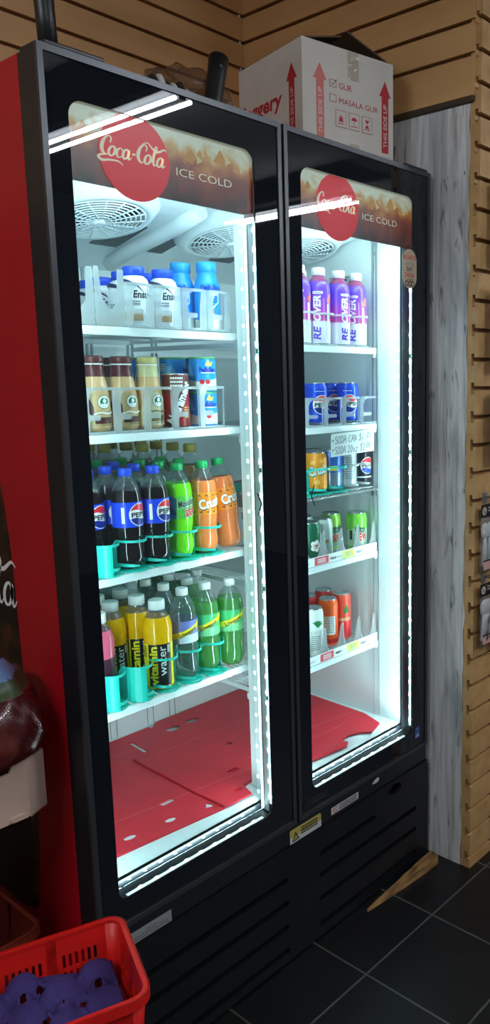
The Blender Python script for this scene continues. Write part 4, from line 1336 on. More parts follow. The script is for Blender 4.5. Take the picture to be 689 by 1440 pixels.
# fourth shelf
organiser('shelf_organiser', 'teal bottle glide in front of the yellow vitamin drinks and mixers', .1445, 5, .0745, .163, .45, L_SH[3], .088, TEAL, .006, .012, wide=(0, 1))
z = L_SH[3] + .0045
K['vit'].put((.247, .279, z), FACE + .22, 'yellow vitamin drink bottle at the left, behind the teal rail', 'yellow vitamin drinks')
K['vit'].put((.322, .280, z), FACE + .05, 'yellow vitamin drink bottle in the second row, between the other two', 'yellow vitamin drinks')
K['vit'].put((.327, .203, z), FACE - .12, 'yellow vitamin drink bottle standing at the very front', 'yellow vitamin drinks')
K['pink'].put((.172, .215, z), FACE, 'pink vitamin drink bottle cut off by the dark door edge')
K['selt'].put((.408, .208, z), FACE + .1, 'clear mixer bottle with violet label and yellow band', 'mixer bottles')
K['ging'].put((.481, .209, z), FACE - .05, 'green mixer bottle with yellow band, inside the teal rail', 'mixer bottles')
K['ging'].put((.554, .197, L_SH[3] + .002), FACE - .05, 'green mixer bottle standing outside the teal rail, nearest the centre post', 'mixer bottles')
for x, y in ((.330, .360), (.256, .352)): K['vit'].put((x, y + .003, z), FACE, 'yellow vitamin drink bottle in shadow, third row back', 'vitamin drinks in the third row')
for x, y in ((.407, .284), (.405, .360), (.480, .361), (.256, .43), (.331, .436), (.406, .436), (.481, .437), (.331, .512), (.406, .512)):
    K['clr'].put((x, y, z), 0, 'clear white-capped soda bottle in the rear rows behind the mixers', 'clear bottles in the rear rows of the fourth shelf')
for x, y in ((.482, .284), (.556, .338)): K['ging'].put((x, y, z), FACE, 'green mixer bottle with white cap, right behind the front mixers', 'green mixers in the second row')
for x, y in ((.556, .413), (.556, .488), (.556, .563)): K['grn'].put((x, y, z), 0, 'green bottle at the back right of the fourth shelf', 'green bottles at the back right')

# right side
organiser('shelf_organiser', 'clear wire-like glide rail across the purple sports drinks', .66, 6, .0775, .163, .42, R_SH[0], .092, RAILW, .0035, .006, style='rail')
z = R_SH[0] + .0045
for x, y, dz, lb in ((.850, .205, .1, 'purple sports drink bottle cut by the door edge, leftmost'), (.926, .200, .05, 'purple sports drink bottle, second from the door edge'), (1.012, .200, .75, 'purple sports drink bottle turned away, third from the door edge'),
                     (1.0895, .200, -.15, 'purple sports drink bottle at the right end, below the wall notice'), (.935, .282, 0, 'purple sports drink bottle just behind the two leftmost ones')):
    K['rec'].put((x, y, z), FACE + dz, lb, 'purple sports drinks')
organiser('shelf_organiser', 'white can glide around the blue cola cans', .662, 6, .0800, .166, .42, R_SH[1], .084, PALE, .010, .014, False, style='panel')
z = R_SH[1] + .0045
K['pc'].put((1.055, .205, z), FACE - .26, 'blue cola can with its round badge fully in view', 'blue cola cans')
K['pc'].put((.912, .203, z), FACE + .15, 'blue cola can half behind the frosted fin, beside the door edge', 'blue cola cans')
for x, y in ((1.055, .276), (1.055, .347)): K['pc'].put((x, y, z), FACE, 'blue cola can behind the one with the full badge', 'blue cola cans in the right lane')
for x, y in ((.905, .275), (.975, .285)): K['pc'].put((x, y, z), FACE, 'blue cola can in the second row near the frosted fin', 'blue cola cans in the middle')
# hand-written price card
m = MB(); d2 = D2()
HANDW = {'S': [[(.8, .92), (.45, 1), (.15, .8), (.3, .58), (.7, .42), (.75, .15), (.4, 0), (.05, .12)]], 'O': [[(.4, 1), (.1, .75), (.08, .25), (.4, 0), (.75, .3), (.7, .8), (.4, 1)]], 'D': [[(.12, 0), (.14, 1)], [(.05, 1), (.5, .95), (.78, .55), (.6, .1), (.05, 0)]],
         'A': [[(.02, 0), (.2, .6), (.45, 1), (.62, .6), (.75, 0)], [(.12, .42), (.7, .45)]], 'C': [[(.75, .85), (.45, 1), (.12, .65), (.12, .25), (.42, 0), (.78, .15)]], 'N': [[(.1, 0), (.12, 1)], [(.12, 1), (.62, .05)], [(.62, .05), (.66, 1)]],
         '$': [[(.75, .85), (.4, .95), (.15, .75), (.65, .4), (.6, .15), (.1, .12)], [(.42, 1.15), (.38, -.15)]], '1': [[(.3, 1), (.28, 0)]], '2': [[(.1, .75), (.35, 1), (.68, .8), (.5, .45), (.08, .02), (.8, .05)]], '0': [[(.4, 1), (.1, .6), (.2, .08), (.5, .02), (.68, .5), (.4, 1)]],
         '5': [[(.7, 1), (.2, .95), (.15, .58), (.6, .55), (.65, .15), (.1, .02)]], '.': [[(.15, 0), (.22, .06)]], 'o': [[(.35, .6), (.1, .35), (.3, 0), (.6, .25), (.35, .6)]], 'z': [[(.05, .58), (.55, .58), (.05, .02), (.6, .02)]]}
def handw(d, t, x, y, h, adv, wd=.0019):
    for c in t:
        if c != ' ':
            for st in HANDW[c]: d.stroke([(x + (a + .12 * b) * adv, y + b * h, wd) for a, b in st], 1, smooth=4 if len(st) > 2 else 0)
        x += adv * (.62 if c == ' ' else .45 if c == '.' else .95)
handw(d2, 'SODA CAN $1.', .016, .038, .021, .0137); handw(d2, '25', .161, .048, .013, .0095); d2.rect(.158, .181, .0435, .0449, 1)
handw(d2, 'SODA 20oz $2.', .016, .007, .021, .0130); handw(d2, '00', .161, .018, .012, .0095); d2.rect(.158, .181, .0140, .0154, 1)
for yy in (.048, .020):
    for k in range(3): d2.stroke([(.008 + .0045 * math.cos(k * PI / 3 + .5), yy + .0045 * math.sin(k * PI / 3 + .5), .0012), (.008 - .0045 * math.cos(k * PI / 3 + .5), yy - .0045 * math.sin(k * PI / 3 + .5), .0012)], 1, smooth=0)
m.box(0, .198, 0, .0012, 0, .068); d2.add_to(m, lambda u, v, d: (u, -d, v))
pc_ = m.build('price_card', [mat('card_white', (196, 204, 204), .5), INKK], None, (.912, .1475, R_SH[1] - .0905), (.06, -.03, 0))
tag(pc_, 'hand-written white card with soda can and 20oz prices', 'price card')
# wire shelf
organiser('shelf_organiser', 'teal can glide at the left of the wire shelf', .80, 3, .0735, .168, .40, R_SH[2], .080, TEAL, .012, .008)
organiser('shelf_organiser', 'white can glide at the right of the wire shelf', 1.022, 2, .0560, .168, .40, R_SH[2], .080, RAILW, .008, .004, fins=False)
z = R_SH[2] + .0045
K['cc'].put((.9105, .208, z), FACE + .05, 'orange soda can in the teal can glide')
K['bs'].put((.978, .210, z), FACE, 'blue and steel soda can with a yellow patch, under the price card')
K['sil'].put((1.0455, .207, z), FACE + .2, 'silver soda can showing its small print, under the price card', 'silver cans')
K['zero'].put((1.1135, .206, z), FACE + .3, 'black cola can with round badge at the right end of the wire shelf')
for x, y in ((.905, .280), (.905, .352), (.975, .282), (.975, .354)): K['sil'].put((x, y, z), FACE + 1, 'silver-topped can in the rear rows of the wire shelf', 'cans in the rear rows of the wire shelf')
# fourth right shelf
divider_tray('clear divider tray with price strip in front of the green soda cans', .66, 1.134, .160, .40, R_SH[3] + .0005, 6, .098, .108)
z = R_SH[3] + .0045
K['gin'].put((.875, .206, z), FACE + .2, 'dark green ginger ale can with white crest, beside the door edge')
K['pl'].put((.948, .222, z), FACE, 'plain pale silver can between the ginger ale and lime cans', 'pale silver cans')
K['pl'].put((.938, .296, z), FACE, 'pale silver can behind the plain front one', 'pale silver cans')
K['dewc'].put((1.037, .268, z), FACE + .1, 'light green soda can with dark lettering, set back from the front')
K['diet'].put((1.098, .212, z), FACE, 'lime and ice-green soda can at the right end of its tray')
# fifth right shelf
divider_tray('clear divider tray with price strip in front of the white and orange cans', .66, 1.134, .160, .40, R_SH[4] + .0005, 6, .098, .125)
z = R_SH[4] + .0045
K['coco'].put((.884, .206, z), FACE + .1, 'tall white can with a green palm, beside the door edge')
K['tea'].put((.990, .242, z), FACE, 'tall vermilion can with a white facts panel')
K['mel'].put((1.064, .252, z), FACE, 'tall coral-red can with a green leaf emblem')
K['redc'].put((1.060, .326, z), FACE, 'tall red can behind the coral-red one with the leaf', 'red rear cans')
K['redc'].put((.975, .318, z), FACE, 'tall red can behind the vermilion one', 'red rear cans')
K['orc'].put((.918, .272, z), FACE, 'amber can tucked behind the white palm can')

# red corrugated sheets on the cooler floor
def red_sheet(name, label, outer, holes, z, th, tilt=(0, 0, 0), group=None, folds=()):
    m = MB(); m.plate(outer, holes, th, 0, lambda u, v, d: (u, v, d))
    for (a, b) in folds:
        D2().stroke([(a[0], a[1], .003), (b[0], b[1], .003)], 1, smooth=0).add_to(m, lambda u, v, d: (u, v, th + d))
    o = m.build(name, [mat('red_corrugated_plastic', (214, 34, 52), .45, noise=.08, nscale=14), mat('red_crease', (236, 96, 104), .5)], None, (0, 0, z), tilt)
    return tag(o, label, 'plastic sheet', group)
red_sheet('corrugated_sheet', 'flattened red plastic carton covering the left cooler floor', [(.050, .152), (.20, .138), (.44, .112), (.56, .160), (.61, .170), (.61, .69), (.30, .694), (.052, .69)],
          [circle(.207, .190, .017, .011, 16), circle(.318, .178, .016, .011, 16), rrect(.345, .385, .247, .267, .004, 2), [(.408, .150), (.428, .172), (.436, .150), (.425, .143)], [(.495, .549), (.508, .547), (.514, .633), (.502, .646)], circle(.13, .60, .02, .015, 16)],
          IZ0 + .0008, .004, folds=(((.055, .296), (.60, .228)), ((.20, .30), (.20, .68)), ((.36, .60), (.60, .58))))
red_sheet('corrugated_sheet', 'red plastic sheet from the right cooler floor overlapping the left one', [(.438, .229), (.442, .112), (.46, .106), (.53, .104), (.545, .160), (.655, .165), (.66, .108), (.77, .106), (.90, .088), (.925, .105), (.915, .125), (.96, .135), (1.0, .118), (1.025, .092), (1.09, .112), (1.118, .20), (1.125, .62), (1.12, .694), (.64, .694), (.60, .66), (.504, .537), (.444, .53)],
          [circle(.885, .375, .04, .03, 16), circle(.647, .611, .026, .018, 16), circle(.724, .612, .022, .016, 16), rrect(.565, .600, .235, .252, .004, 2), rrect(.676, .698, .376, .392, .003, 2), [(.500, .142), (.512, .158), (.534, .152), (.522, .140)]],
          IZ0 + .0062, .004, folds=(((.445, .237), (.62, .215)), ((.70, .30), (1.118, .235)), ((.70, .21), (1.02, .20)), ((.50, .50), (1.10, .46))))

# ------------------------------------------------------------------ on top of the cooler
CARD = mat('white_carton', (204, 196, 186), .6, noise=.04, nscale=12); CARDSHADE = mat('carton_flap_shade', (92, 70, 52), .8)  # flap brown is darkened to paint in the shade of the unlit underside
CARDRED = mat('carton_red_print', (178, 36, 42), .6)
ct = thing('carton', 'white carton with red arrows and lettering on top of the cooler', 'box', (.80, .126, ZT - .0038), -.2025)
CW, CDP, CH = .310, .325, .286
m = MB(); t = .004
m.box(0, CW, 0, t, 0, CH).box(0, CW, CDP - t, CDP, 0, CH).box(0, t, t, CDP - t, 0, CH).box(CW - t, CW, t, CDP - t, 0, CH).box(t, CW - t, t, CDP - t, 0, t)
a = D2()
def arrow(a, x, z0, z1, hw, sw, mi):
    a.poly([(x - sw, z0), (x + sw, z0), (x + sw, z1 - .042), (x + hw, z1 - .042), (x, z1), (x - hw, z1 - .042), (x - sw, z1 - .042)], mi)
arrow(a, .056, .045, .236, .022, .0125, 2); arrow(a, .280, .045, .236, .021, .0125, 1)
for x in (.056, .280): a.up().text('THIS SIDE UP', x + .006, .060, .0125, 0, w=.115, rot=PI / 2, off=.01)
for y in (.183, .146): a.rect(.087, .110, y, y + .019, 1).up().rect(.0885, .1085, y + .0015, y + .0175, 0).up()
a.stroke([(.091, .196, .002), (.096, .188, .002), (.111, .204, .0015)], 3, smooth=0)
a.text('GUR', .119, .183, .0155, 1, w=.043, off=.0).text('MASALA GUR', .119, .146, .0150, 1, w=.134, off=-.004)
for k in range(3):
    x0 = .106 + k * .045
    a.rect(x0, x0 + .036, .086, .129, 1).up().rect(x0 + .0012, x0 + .0348, .0872, .1278, 0).up()
    a.lines(x0 + .007, .094, .022, .005, 1, 1); cx_ = x0 + .018
    if k == 0: a.poly([(cx_ - .008, .100), (cx_ + .008, .100), (cx_ + .006, .107), (cx_ + .007, .116), (cx_ + .003, .110), (cx_, .120), (cx_ - .003, .110), (cx_ - .007, .116), (cx_ - .006, .107)], 1)
    if k == 1: a.poly([(cx_ + .010 * math.cos(q * PI / 8), .110 + .009 * math.sin(q * PI / 8)) for q in range(9)], 1).rect(cx_ - .0008, cx_ + .0008, .099, .111, 1)
    if k == 2: a.poly([(cx_ - .008, .120), (cx_ + .008, .120), (cx_, .110)], 1).poly([(cx_ - .008, .099), (cx_ + .008, .099), (cx_, .109)], 1)
a.add_to(m, lambda u, v, d: (u, -d, v), gap=.0001)
a = D2(); arrow(a, -.050, .045, .236, .026, .014, 1); a.up().text('THIS SIDE UP', -.044, .060, .0125, 0, w=.115, rot=PI / 2, off=.01)
a.text('Jaggery', -.100, .142, .040, 1, w=.215, off=.03, align='R', shear=.12)
a.add_to(m, lambda u, v, d: (-d, -u, v), gap=.0001)
m.build('carton_body', [CARD, CARDRED, mat('carton_faded_red', (206, 112, 104), .6), INKK], ct)
def flap(name, p, q, dirv, ln, tap):
    p, q, dv = Vector(p), Vector(q), Vector(dirv).normalized() * ln
    e = (q - p); n = e.cross(dv).normalized() * .0035
    A_ = [p, q, q + dv - e * tap, p + dv + e * tap]
    m = MB(); v = [m.bm.verts.new(c) for c in A_] + [m.bm.verts.new(c + n) for c in A_]
    for f in ((0, 1, 2, 3), (7, 6, 5, 4), (0, 4, 5, 1), (1, 5, 6, 2), (2, 6, 7, 3), (3, 7, 4, 0)): m.face([v[i] for i in f])
    m.build(name, CARDSHADE, ct)
flap('carton_flap', (.004, CDP - .01, CH), (.004, .01, CH), (.8, 0, .22), .15, .05)
flap('carton_flap', (CW - .004, .008, CH), (CW - .004, CDP - .01, CH), (-.8, .05, .36), .15, .05)
rnd = random.Random(3)
def tape(u0, u1, v0, v1):
    m = MB()
    nx, nz = 5, 9; g = [[m.bm.verts.new((u0 + (u1 - u0) * i / nx, -.0016 - .0016 * rnd.random(), v0 + (v1 - v0) * j / nz)) for i in range(nx + 1)] for j in range(nz + 1)]
    for j in range(nz):
        for i in range(nx): m.face([g[j][i], g[j][i + 1], g[j + 1][i + 1], g[j + 1][i]])
    m.build('packing_tape', TAPE, ct)
TAPE = clear('packing_tape_clear', (235, 230, 222), 1.0, .25, body=.12, bodycol=(214, 200, 184))
tape(.148, .186, .212, .284); tape(.150, .186, .002, .050)

HAND = mat('black_handle', (20, 19, 20), .38)
def handle(label, base, tip, r0, r1, wrapc):
    t = thing('tapered_handle', label, 'handle', base)
    tv = Vector(tip) - Vector(base)
    m = MB(); m.tube([(0, 0, 0), tv * .3, tv * .7, tv * .97, tv * 1.0], [r0, r0 * 1.02, (r0 + r1) / 2, r1, r1 * .86], 16)
    if wrapc: m.tube([tv * .80 + Vector((-.4 * r1, -r1 * .98, 0)), tv * .80 + Vector((-.4 * r1, -r1 * 1.03, 0))], .004, 10)
    m.build('grip', HAND, t)
    if wrapc:
        m = MB()
        for k, q in enumerate((.03, .12, .2)):
            c = tv * q; 
            m.tube([c + Vector(((r0 + .004) * math.cos(a * PI / 8), (r0 + .004) * math.sin(a * PI / 8), .004 * math.sin(a * PI / 8 + k))) for a in range(17)], .0028, 6, caps=False)
        m.tube([tv * .12 + Vector((r0, 0, 0)), tv * .1 + Vector((r0 + .02, -.004, -.006))], .003, 6)
        m.build('cable_tie', mat('white_tie', (205, 200, 196), .5), t)
    return t
handle('black handle rising out of the picture at the left end of the cooler top', (.083, .10, ZT - .004), (.070, .10, 2.52), .018, .023, False)
handle('black tapered handle with white ties, leaning on the cooler top by the plastic bag', (.470, .10, ZT - .004), (.512, .112, 2.322), .020, .024, True)

def blob(name, label, cat, loc, rx, ry, rz, mat_, seed, amp, sub=4, freq=9.0, flat=True, fold=0.0):
    from mathutils import noise as N
    bm = bmesh.new(); bmesh.ops.create_icosphere(bm, subdivisions=sub, radius=1)
    for v in bm.verts:
        d = v.co.normalized(); p = Vector((d.x * rx, d.y * ry, d.z * rz))
        q = p * freq + Vector((seed * 3.1, seed * 1.7, 0))
        k = 1 + amp * N.noise(q) + amp * .6 * N.noise(q * 2.3) - fold * abs(N.noise(q * 1.4))
        p = p * k
        if flat and p.z < -rz * .55: p.z = -rz * .55
        v.co = p + Vector((0, 0, rz * .55 if flat else 0))
    for f in bm.faces: f.smooth = True
    me = bpy.data.meshes.new(name); bm.to_mesh(me); bm.free(); me.materials.append(mat_)
    o = bpy.data.objects.new(name, me); COL.objects.link(o); o.location = loc
    return tag(o, label, cat) if label else o
pb = thing('plastic_bag', 'crumpled clear plastic bag of brown bundle lying on the cooler top', 'bag', (.49, .21, ZT - .0035))
o = blob('bundle', None, None, (0, 0, .001), .125, .055, .062, mat('brown_bundle', (150, 112, 76), .7, noise=.2, nscale=25), 2, .25); o.parent = pb
o = blob('film', None, None, (.005, 0, .0), .155, .075, .082, clear('bag_film', (236, 228, 218), 4.0, .06, body=.14, bodycol=(190, 160, 130)), 5, .30, 5, 16, True, .25); o.parent = pb
m = MB()
for k in range(6):
    m.tube([(-.055 + k * .018, -.03, .004 + .002 * k % 3), (-.050 + k * .019, -.012, .030 + .006 * math.sin(k * 2)), (-.040 + k * .019, .012, .026), (-.032 + k * .018, .03, .004)], .010, 8, k % 2)
tag(m.build('striped_cloth', [mat('cloth_black', (28, 26, 26), .8), mat('cloth_white', (196, 190, 182), .8)], None, (.352, .10, ZT + .0055), (0, 0, .1)), 'small crumpled black and white striped cloth on the cooler top', 'cloth')

# ------------------------------------------------------------------ left foreground: onions, baskets, tray
WOODS = mat('stand_black', (26, 24, 24), .6)
st = thing('produce_stand', 'dark produce stand left of the cooler under the onion carton', 'stand', (-.37, .27, 0))
MB().box(-.20, .19, -.18, .235, .672, .6995, bev=.003).build('top_deck', WOODS, st)
MB().box(-.20, .325, -.10, .22, .165, .185, bev=.003).build('lower_deck', WOODS, st)
for x in (-.185, .175):
    for y in (-.165, .215): MB().box(x - .014, x + .014, y - .014, y + .014, 0, .672, bev=.002).build('leg', WOODS, st)
MB().box(.28, .31, .18, .21, 0, .165).build('leg', WOODS, st); MB().box(.28, .31, -.09, -.06, 0, .165).build('leg', WOODS, st)

pc = thing('produce_carton', 'pale open-top carton with a notched front beside the red cooler side', 'box', (0, 0, .70))
PCM = mat('pale_produce_carton', (206, 176, 158), .65, noise=.05, nscale=15)
cx = [(-.50, .081), (-.084, .081), (-.036, .104), (-.036, .40), (-.50, .40)]
m = MB(); t = .005
def wall2(m, p, q, prof, t=.005):
    p, q = Vector((p[0], p[1], 0)), Vector((q[0], q[1], 0)); e = (q - p).normalized(); n = Vector((-e.y, e.x, 0))
    m.plate([(a_ if a_ >= 0 else (q - p).length + a_ + 1e-9, b_) for a_, b_ in prof], (), t, 0, lambda u, v, d: p + e * u + n * d + Vector((0, 0, v)))
Lf = .416
wall2(m, cx[0], cx[1], [(0, 0), (Lf, 0), (Lf, .126), (Lf - .03, .124), (Lf - .036, .111), (.04, .100), (.03, .124), (0, .126)])
Lc = math.hypot(.048, .023)
wall2(m, cx[1], cx[2], [(0, 0), (Lc, 0), (Lc, .126), (0, .126)])
wall2(m, cx[2], cx[3], [(0, 0), (.296, 0), (.296, .126), (0, .126)])
wall2(m, cx[3], cx[4], [(0, 0), (.464, 0), (.464, .126), (0, .126)])
wall2(m, cx[4], cx[0], [(0, 0), (.319, 0), (.319, .126), (0, .126)])
m.plate(cx, (), .004, 0, lambda u, v, d: (u, v, d))
m.build('carton_body', PCM, pc)
MB().plate(rrect(-.125, -.090, .006, .017, .005), (), .006, 0, lambda u, v, d: (u, .0755 + d, v)).build('hand_slot_tab', PCM, pc)

def net_mat():
    m = bpy.data.materials.new('red_net'); m.use_nodes = True
    nt = m.node_tree; b = nt.nodes['Principled BSDF']
    b.inputs['Base Color'].default_value = srgb(84, 24, 26); b.inputs['Roughness'].default_value = .3; b.inputs['Coat Weight'].default_value = .3
    tc = nt.nodes.new('ShaderNodeTexCoord')
    fac = []
    for ang in (.6, -.6):
        mp = nt.nodes.new('ShaderNodeMapping'); mp.inputs['Rotation'].default_value = (ang * .5, ang, ang)
        wv = nt.nodes.new('ShaderNodeTexWave'); wv.inputs['Scale'].default_value = 95; wv.inputs['Distortion'].default_value = 1.0
        nt.links.new(tc.outputs['Object'], mp.inputs[0]); nt.links.new(mp.outputs[0], wv.inputs['Vector']); fac.append(wv.outputs[1])
    mx = nt.nodes.new('ShaderNodeMath'); mx.operation = 'MAXIMUM'; nt.links.new(fac[0], mx.inputs[0]); nt.links.new(fac[1], mx.inputs[1])
    mr = nt.nodes.new('ShaderNodeMapRange'); mr.inputs['From Min'].default_value = .55; mr.inputs['From Max'].default_value = .8; mr.inputs['To Min'].default_value = .38; mr.inputs['To Max'].default_value = .95
    nt.links.new(mx.outputs[0], mr.inputs['Value']); nt.links.new(mr.outputs[0], b.inputs['Alpha'])
    return m
bag = thing('onion_net_bag', 'plump red net bag of onions with a printed band, sitting in the pale carton', 'bag', (-.148, .166, .705))
lm = bpy.data.materials.new('printed_band'); lm.use_nodes = True
nt = lm.node_tree; b_ = nt.nodes['Principled BSDF']; b_.inputs['Roughness'].default_value = .4
tc = nt.nodes.new('ShaderNodeTexCoord'); sz = nt.nodes.new('ShaderNodeSeparateXYZ'); cr = nt.nodes.new('ShaderNodeValToRGB')
mr = nt.nodes.new('ShaderNodeMapRange'); mr.inputs['From Min'].default_value = .235; mr.inputs['From Max'].default_value = .335
nn = nt.nodes.new('ShaderNodeTexNoise'); nn.inputs['Scale'].default_value = 30
nm = nt.nodes.new('ShaderNodeMath'); nm.operation = 'MULTIPLY_ADD'; nm.inputs[1].default_value = .25; nt.links.new(nn.outputs[0], nm.inputs[0]); nt.links.new(mr.outputs[0], nm.inputs[2])
nt.links.new(tc.outputs['Object'], sz.inputs[0]); nt.links.new(sz.outputs[2], mr.inputs[0]); nt.links.new(nm.outputs[0], cr.inputs[0]); nt.links.new(cr.outputs[0], b_.inputs[0])
e = cr.color_ramp.elements; cr.color_ramp.interpolation = 'CONSTANT'
e[0].color = srgb(120, 46, 46); e[1].position = .40; e[1].color = srgb(62, 78, 50); q = e.new(.72); q.color = srgb(112, 138, 186)
o = blob('net', None, None, (0, 0, 0), .144, .136, .232, net_mat(), 4, .10, 5, 10, True, .05); o.parent = bag
bmb = bmesh.new()
for v in o.data.vertices:
    c = v.co
    if c.z < .140: k = min(1, (.140 - c.z) / .02); c.y = max(c.y, c.y * (1 - k) + k * max(c.y, -.066)); c.x = min(c.x, c.x * (1 - k) + k * min(c.x, .068))
    c.x = min(c.x, .138)
bmb.from_mesh(o.data)
for zz in (.250, .325): bmesh.ops.bisect_plane(bmb, geom=bmb.verts[:] + bmb.edges[:] + bmb.faces[:], plane_co=(0, 0, zz), plane_no=(0, .12, 1))
bmesh.ops.delete(bmb, geom=[f for f in bmb.faces if not (.250 < f.calc_center_median().z + .12 * f.calc_center_median().y < .325)], context='FACES')
for v in bmb.verts: v.co += v.normal * .0015
for f in bmb.faces: f.smooth = True
me = bpy.data.meshes.new('printed_band'); bmb.to_mesh(me); bmb.free(); me.materials.append(lm)
o = bpy.data.objects.new('printed_band', me); COL.objects.link(o); o.parent = bag
def mk_onion():
    pr = [(.004, .002), (.012, .0), (.026, .008), (.034, .022), (.035, .034), (.030, .048), (.018, .058), (.008, .064), (.0045, .074), (.003, .080)]
    m = MB().lathe(pr, 22, 0, None, lambda a, z, r: r * (1 + .02 * math.sin(9 * a)))
    return tag(m.build('onion', mat('onion_skin', (192, 92, 40), .35, noise=.25, nscale=30)), '', 'onion')
KO = Kind(mk_onion)
for x, y, zz, lb in ((-.140, .160, .709, 'brown onion low in the net bag, nearest the notched carton front'), (-.100, .226, .709, 'brown onion at the right end of the net bag'), (-.217, .165, .709, 'brown onion beside the front wall of the carton, farther left'),
                     (-.130, .100, .835, 'brown onion in the upper layer at the front of the net bag'), (-.208, .105, .838, 'brown onion in the upper layer, farther left in the bag'), (-.080, .168, .832, 'brown onion in the upper layer at the right of the bag'),
                     (-.178, .240, .709, 'brown onion in the middle of the bag, under the upper layer'), (-.250, .236, .725, 'brown onion at the far left of the bag')):
    KO.put((x, y, zz), x * 40, lb, 'onions in the net bag', (.3 * math.sin(x * 90), .3 * math.cos(y * 80), x * 40))


def basket(label, loc, rz, A, B, H, mat_, inset=.018):
    """rectangular slotted basket: x 0..A, y -B..0, z 0..H"""
    t = thing('slotted_basket', label, 'basket', loc, rz)
    r = .030
    def side(m, p, q, inn):
        p, q = Vector(p), Vector(q); e = (q - p).normalized(); L = (q - p).length; inn = Vector(inn)
        hs = []
        n = max(2, round(L / .095)); pan = L / n
        for k in range(n):
            x0 = k * pan + .016; x1 = (k + 1) * pan - .016; c = max(3, int((x1 - x0) / .0115))
            for i in range(c):
                xx = x0 + (x1 - x0) * (i + .5) / c
                for j in range(4):
                    z0 = .022 + j * (H - .06) / 4 + .004; hs.append([(xx - .0028, z0), (xx + .0028, z0), (xx + .0028, z0 + (H - .06) / 4 - .008), (xx - .0028, z0 + (H - .06) / 4 - .008)])
        f = lambda u, v, d: p + e * u + inn * (inset * (1 - v / H) + d) + Vector((0, 0, v))
        m.plate([(0, 0), (L, 0), (L, H), (0, H)], hs, .003, 0, f)
        for k in range(1, n):
            m.plate([(k * pan - .008, 0), (k * pan + .008, 0), (k * pan + .010, H), (k * pan - .010, H)], (), .006, 0, lambda u, v, d: p + e * u + inn * (inset * (1 - v / H) - .003 + d) + Vector((0, 0, v)))
    m = MB()
    side(m, (r, 0, 0), (A - r, 0, 0), (0, -1, 0)); side(m, (r, -B, 0), (A - r, -B, 0), (0, 1, 0))
    side(m, (0, -r, 0), (0, -B + r, 0), (1, 0, 0)); side(m, (A, -r, 0), (A, -B + r, 0), (-1, 0, 0))
    for cx_, cy_, a0 in ((r, -r, .5 * PI), (A - r, -r, 0), (A - r, -B + r, 1.5 * PI), (r, -B + r, PI)):
        ring = []
        for k in range(7):
            a_ = a0 + .5 * PI * k / 6
            ring.append([(cx_ + (r - inset * (1 - h / H) - dd) * math.cos(a_), cy_ + (r - inset * (1 - h / H) - dd) * math.sin(a_), h) for h, dd in ((0, 0), (H, 0), (H, .003), (0, .003))])
        vs = [[m.bm.verts.new(c) for c in q] for q in ring]
        for k in range(6):
            for j in range(4): m.face([vs[k][j], vs[k + 1][j], vs[k + 1][(j + 1) % 4], vs[k][(j + 1) % 4]], 0, True)
    m.plate(rrect(inset, A - inset, -B + inset, -inset, .02), (), .003, 0, lambda u, v, d: (u, v, d))
    m.build('basket_body', mat_, t)
    m = MB()
    m.plate(rrect(-.006, A + .006, -B - .006, .006, r + .006), [rrect(.005, A - .005, -B + .005, -.005, r - .005)], .006, 0, lambda u, v, d: (u, v, H - .004 + d))
    m.plate(rrect(-.007, A + .007, -B - .007, .007, r + .007), [rrect(-.0045, A + .0045, -B - .0045, .0045, r + .0045)], .020, 0, lambda u, v, d: (u, v, H - .018 + d))
    m.build('rim', mat_, t)
    return t
RZ = math.atan2(-.22, -.084)
REDB = mat('red_basket_plastic', (222, 32, 26), .38, noise=.05, nscale=20)
basket('bright red slotted plastic basket holding the purple fruit tray', (.004, -.080, .30), RZ, .245, .37, .20, REDB)
basket('dull brown-red slotted basket on the stand behind the bright red one', (-.335, .462, .186), 0, .300, .285, .19, mat('brown_red_basket', (150, 58, 42), .5))
# support under the basket
pl = thing('cardboard_carton', 'plain brown carton standing on the floor under the bright red basket', 'box', (.004, -.080, 0), RZ)
m = MB(); m.box(.022, .223, -.348, -.022, .0005, .298, bev=.003); m.build('carton_body', mat('kraft_board', (150, 112, 76), .8), pl)
MB().box(.022, .223, -.20, -.165, .2985, .2995).build('tape_strip', mat('kraft_tape', (170, 136, 92), .4), pl)
# purple moulded fruit tray
from mathutils import noise as NZ
m = MB(); nx, ny = 60, 84
TX0, TX1, TY0, TY1 = .022, .224, -.345, -.024
cups = []
for j in range(5):
    for i in range(3): cups.append((TX0 + .036 + i * .068 + (.02 if j % 2 else -.006), TY1 - .036 - j * .066, (.043 if (i + j) % 2 else .036), 1))
hol = [(c[0] + .034, c[1] - .002) for c in cups] + [(c[0] - .004, c[1] - .036) for c in cups]
V = {}
def tz(x, y):
    z = .086 + .045 * (TX1 - x) / (TX1 - TX0) + .012 * math.sin(y * 26)
    for (cx_, cy_, r_, sg) in cups:
        d_ = math.hypot(x - cx_, y - cy_) / r_
        if d_ < 1: z += .034 * math.sqrt(max(0, 1 - d_ * d_)) ** .9
    return z + .0012 * NZ.noise(Vector((x * 120, y * 120, 0)))
for j in range(ny + 1):
    for i in range(nx + 1):
        x = TX0 + (TX1 - TX0) * i / nx; y = TY0 + (TY1 - TY0) * j / ny
        V[i, j] = m.bm.verts.new((x, y, tz(x, y)))
for j in range(ny):
    for i in range(nx):
        c = (TX0 + (TX1 - TX0) * (i + .5) / nx, TY0 + (TY1 - TY0) * (j + .5) / ny)
        if any(math.hypot(c[0] - h[0], c[1] - h[1]) < .0062 for h in hol): continue
        m.face([V[i, j], V[i + 1, j], V[i + 1, j + 1], V[i, j + 1]], 0, True)
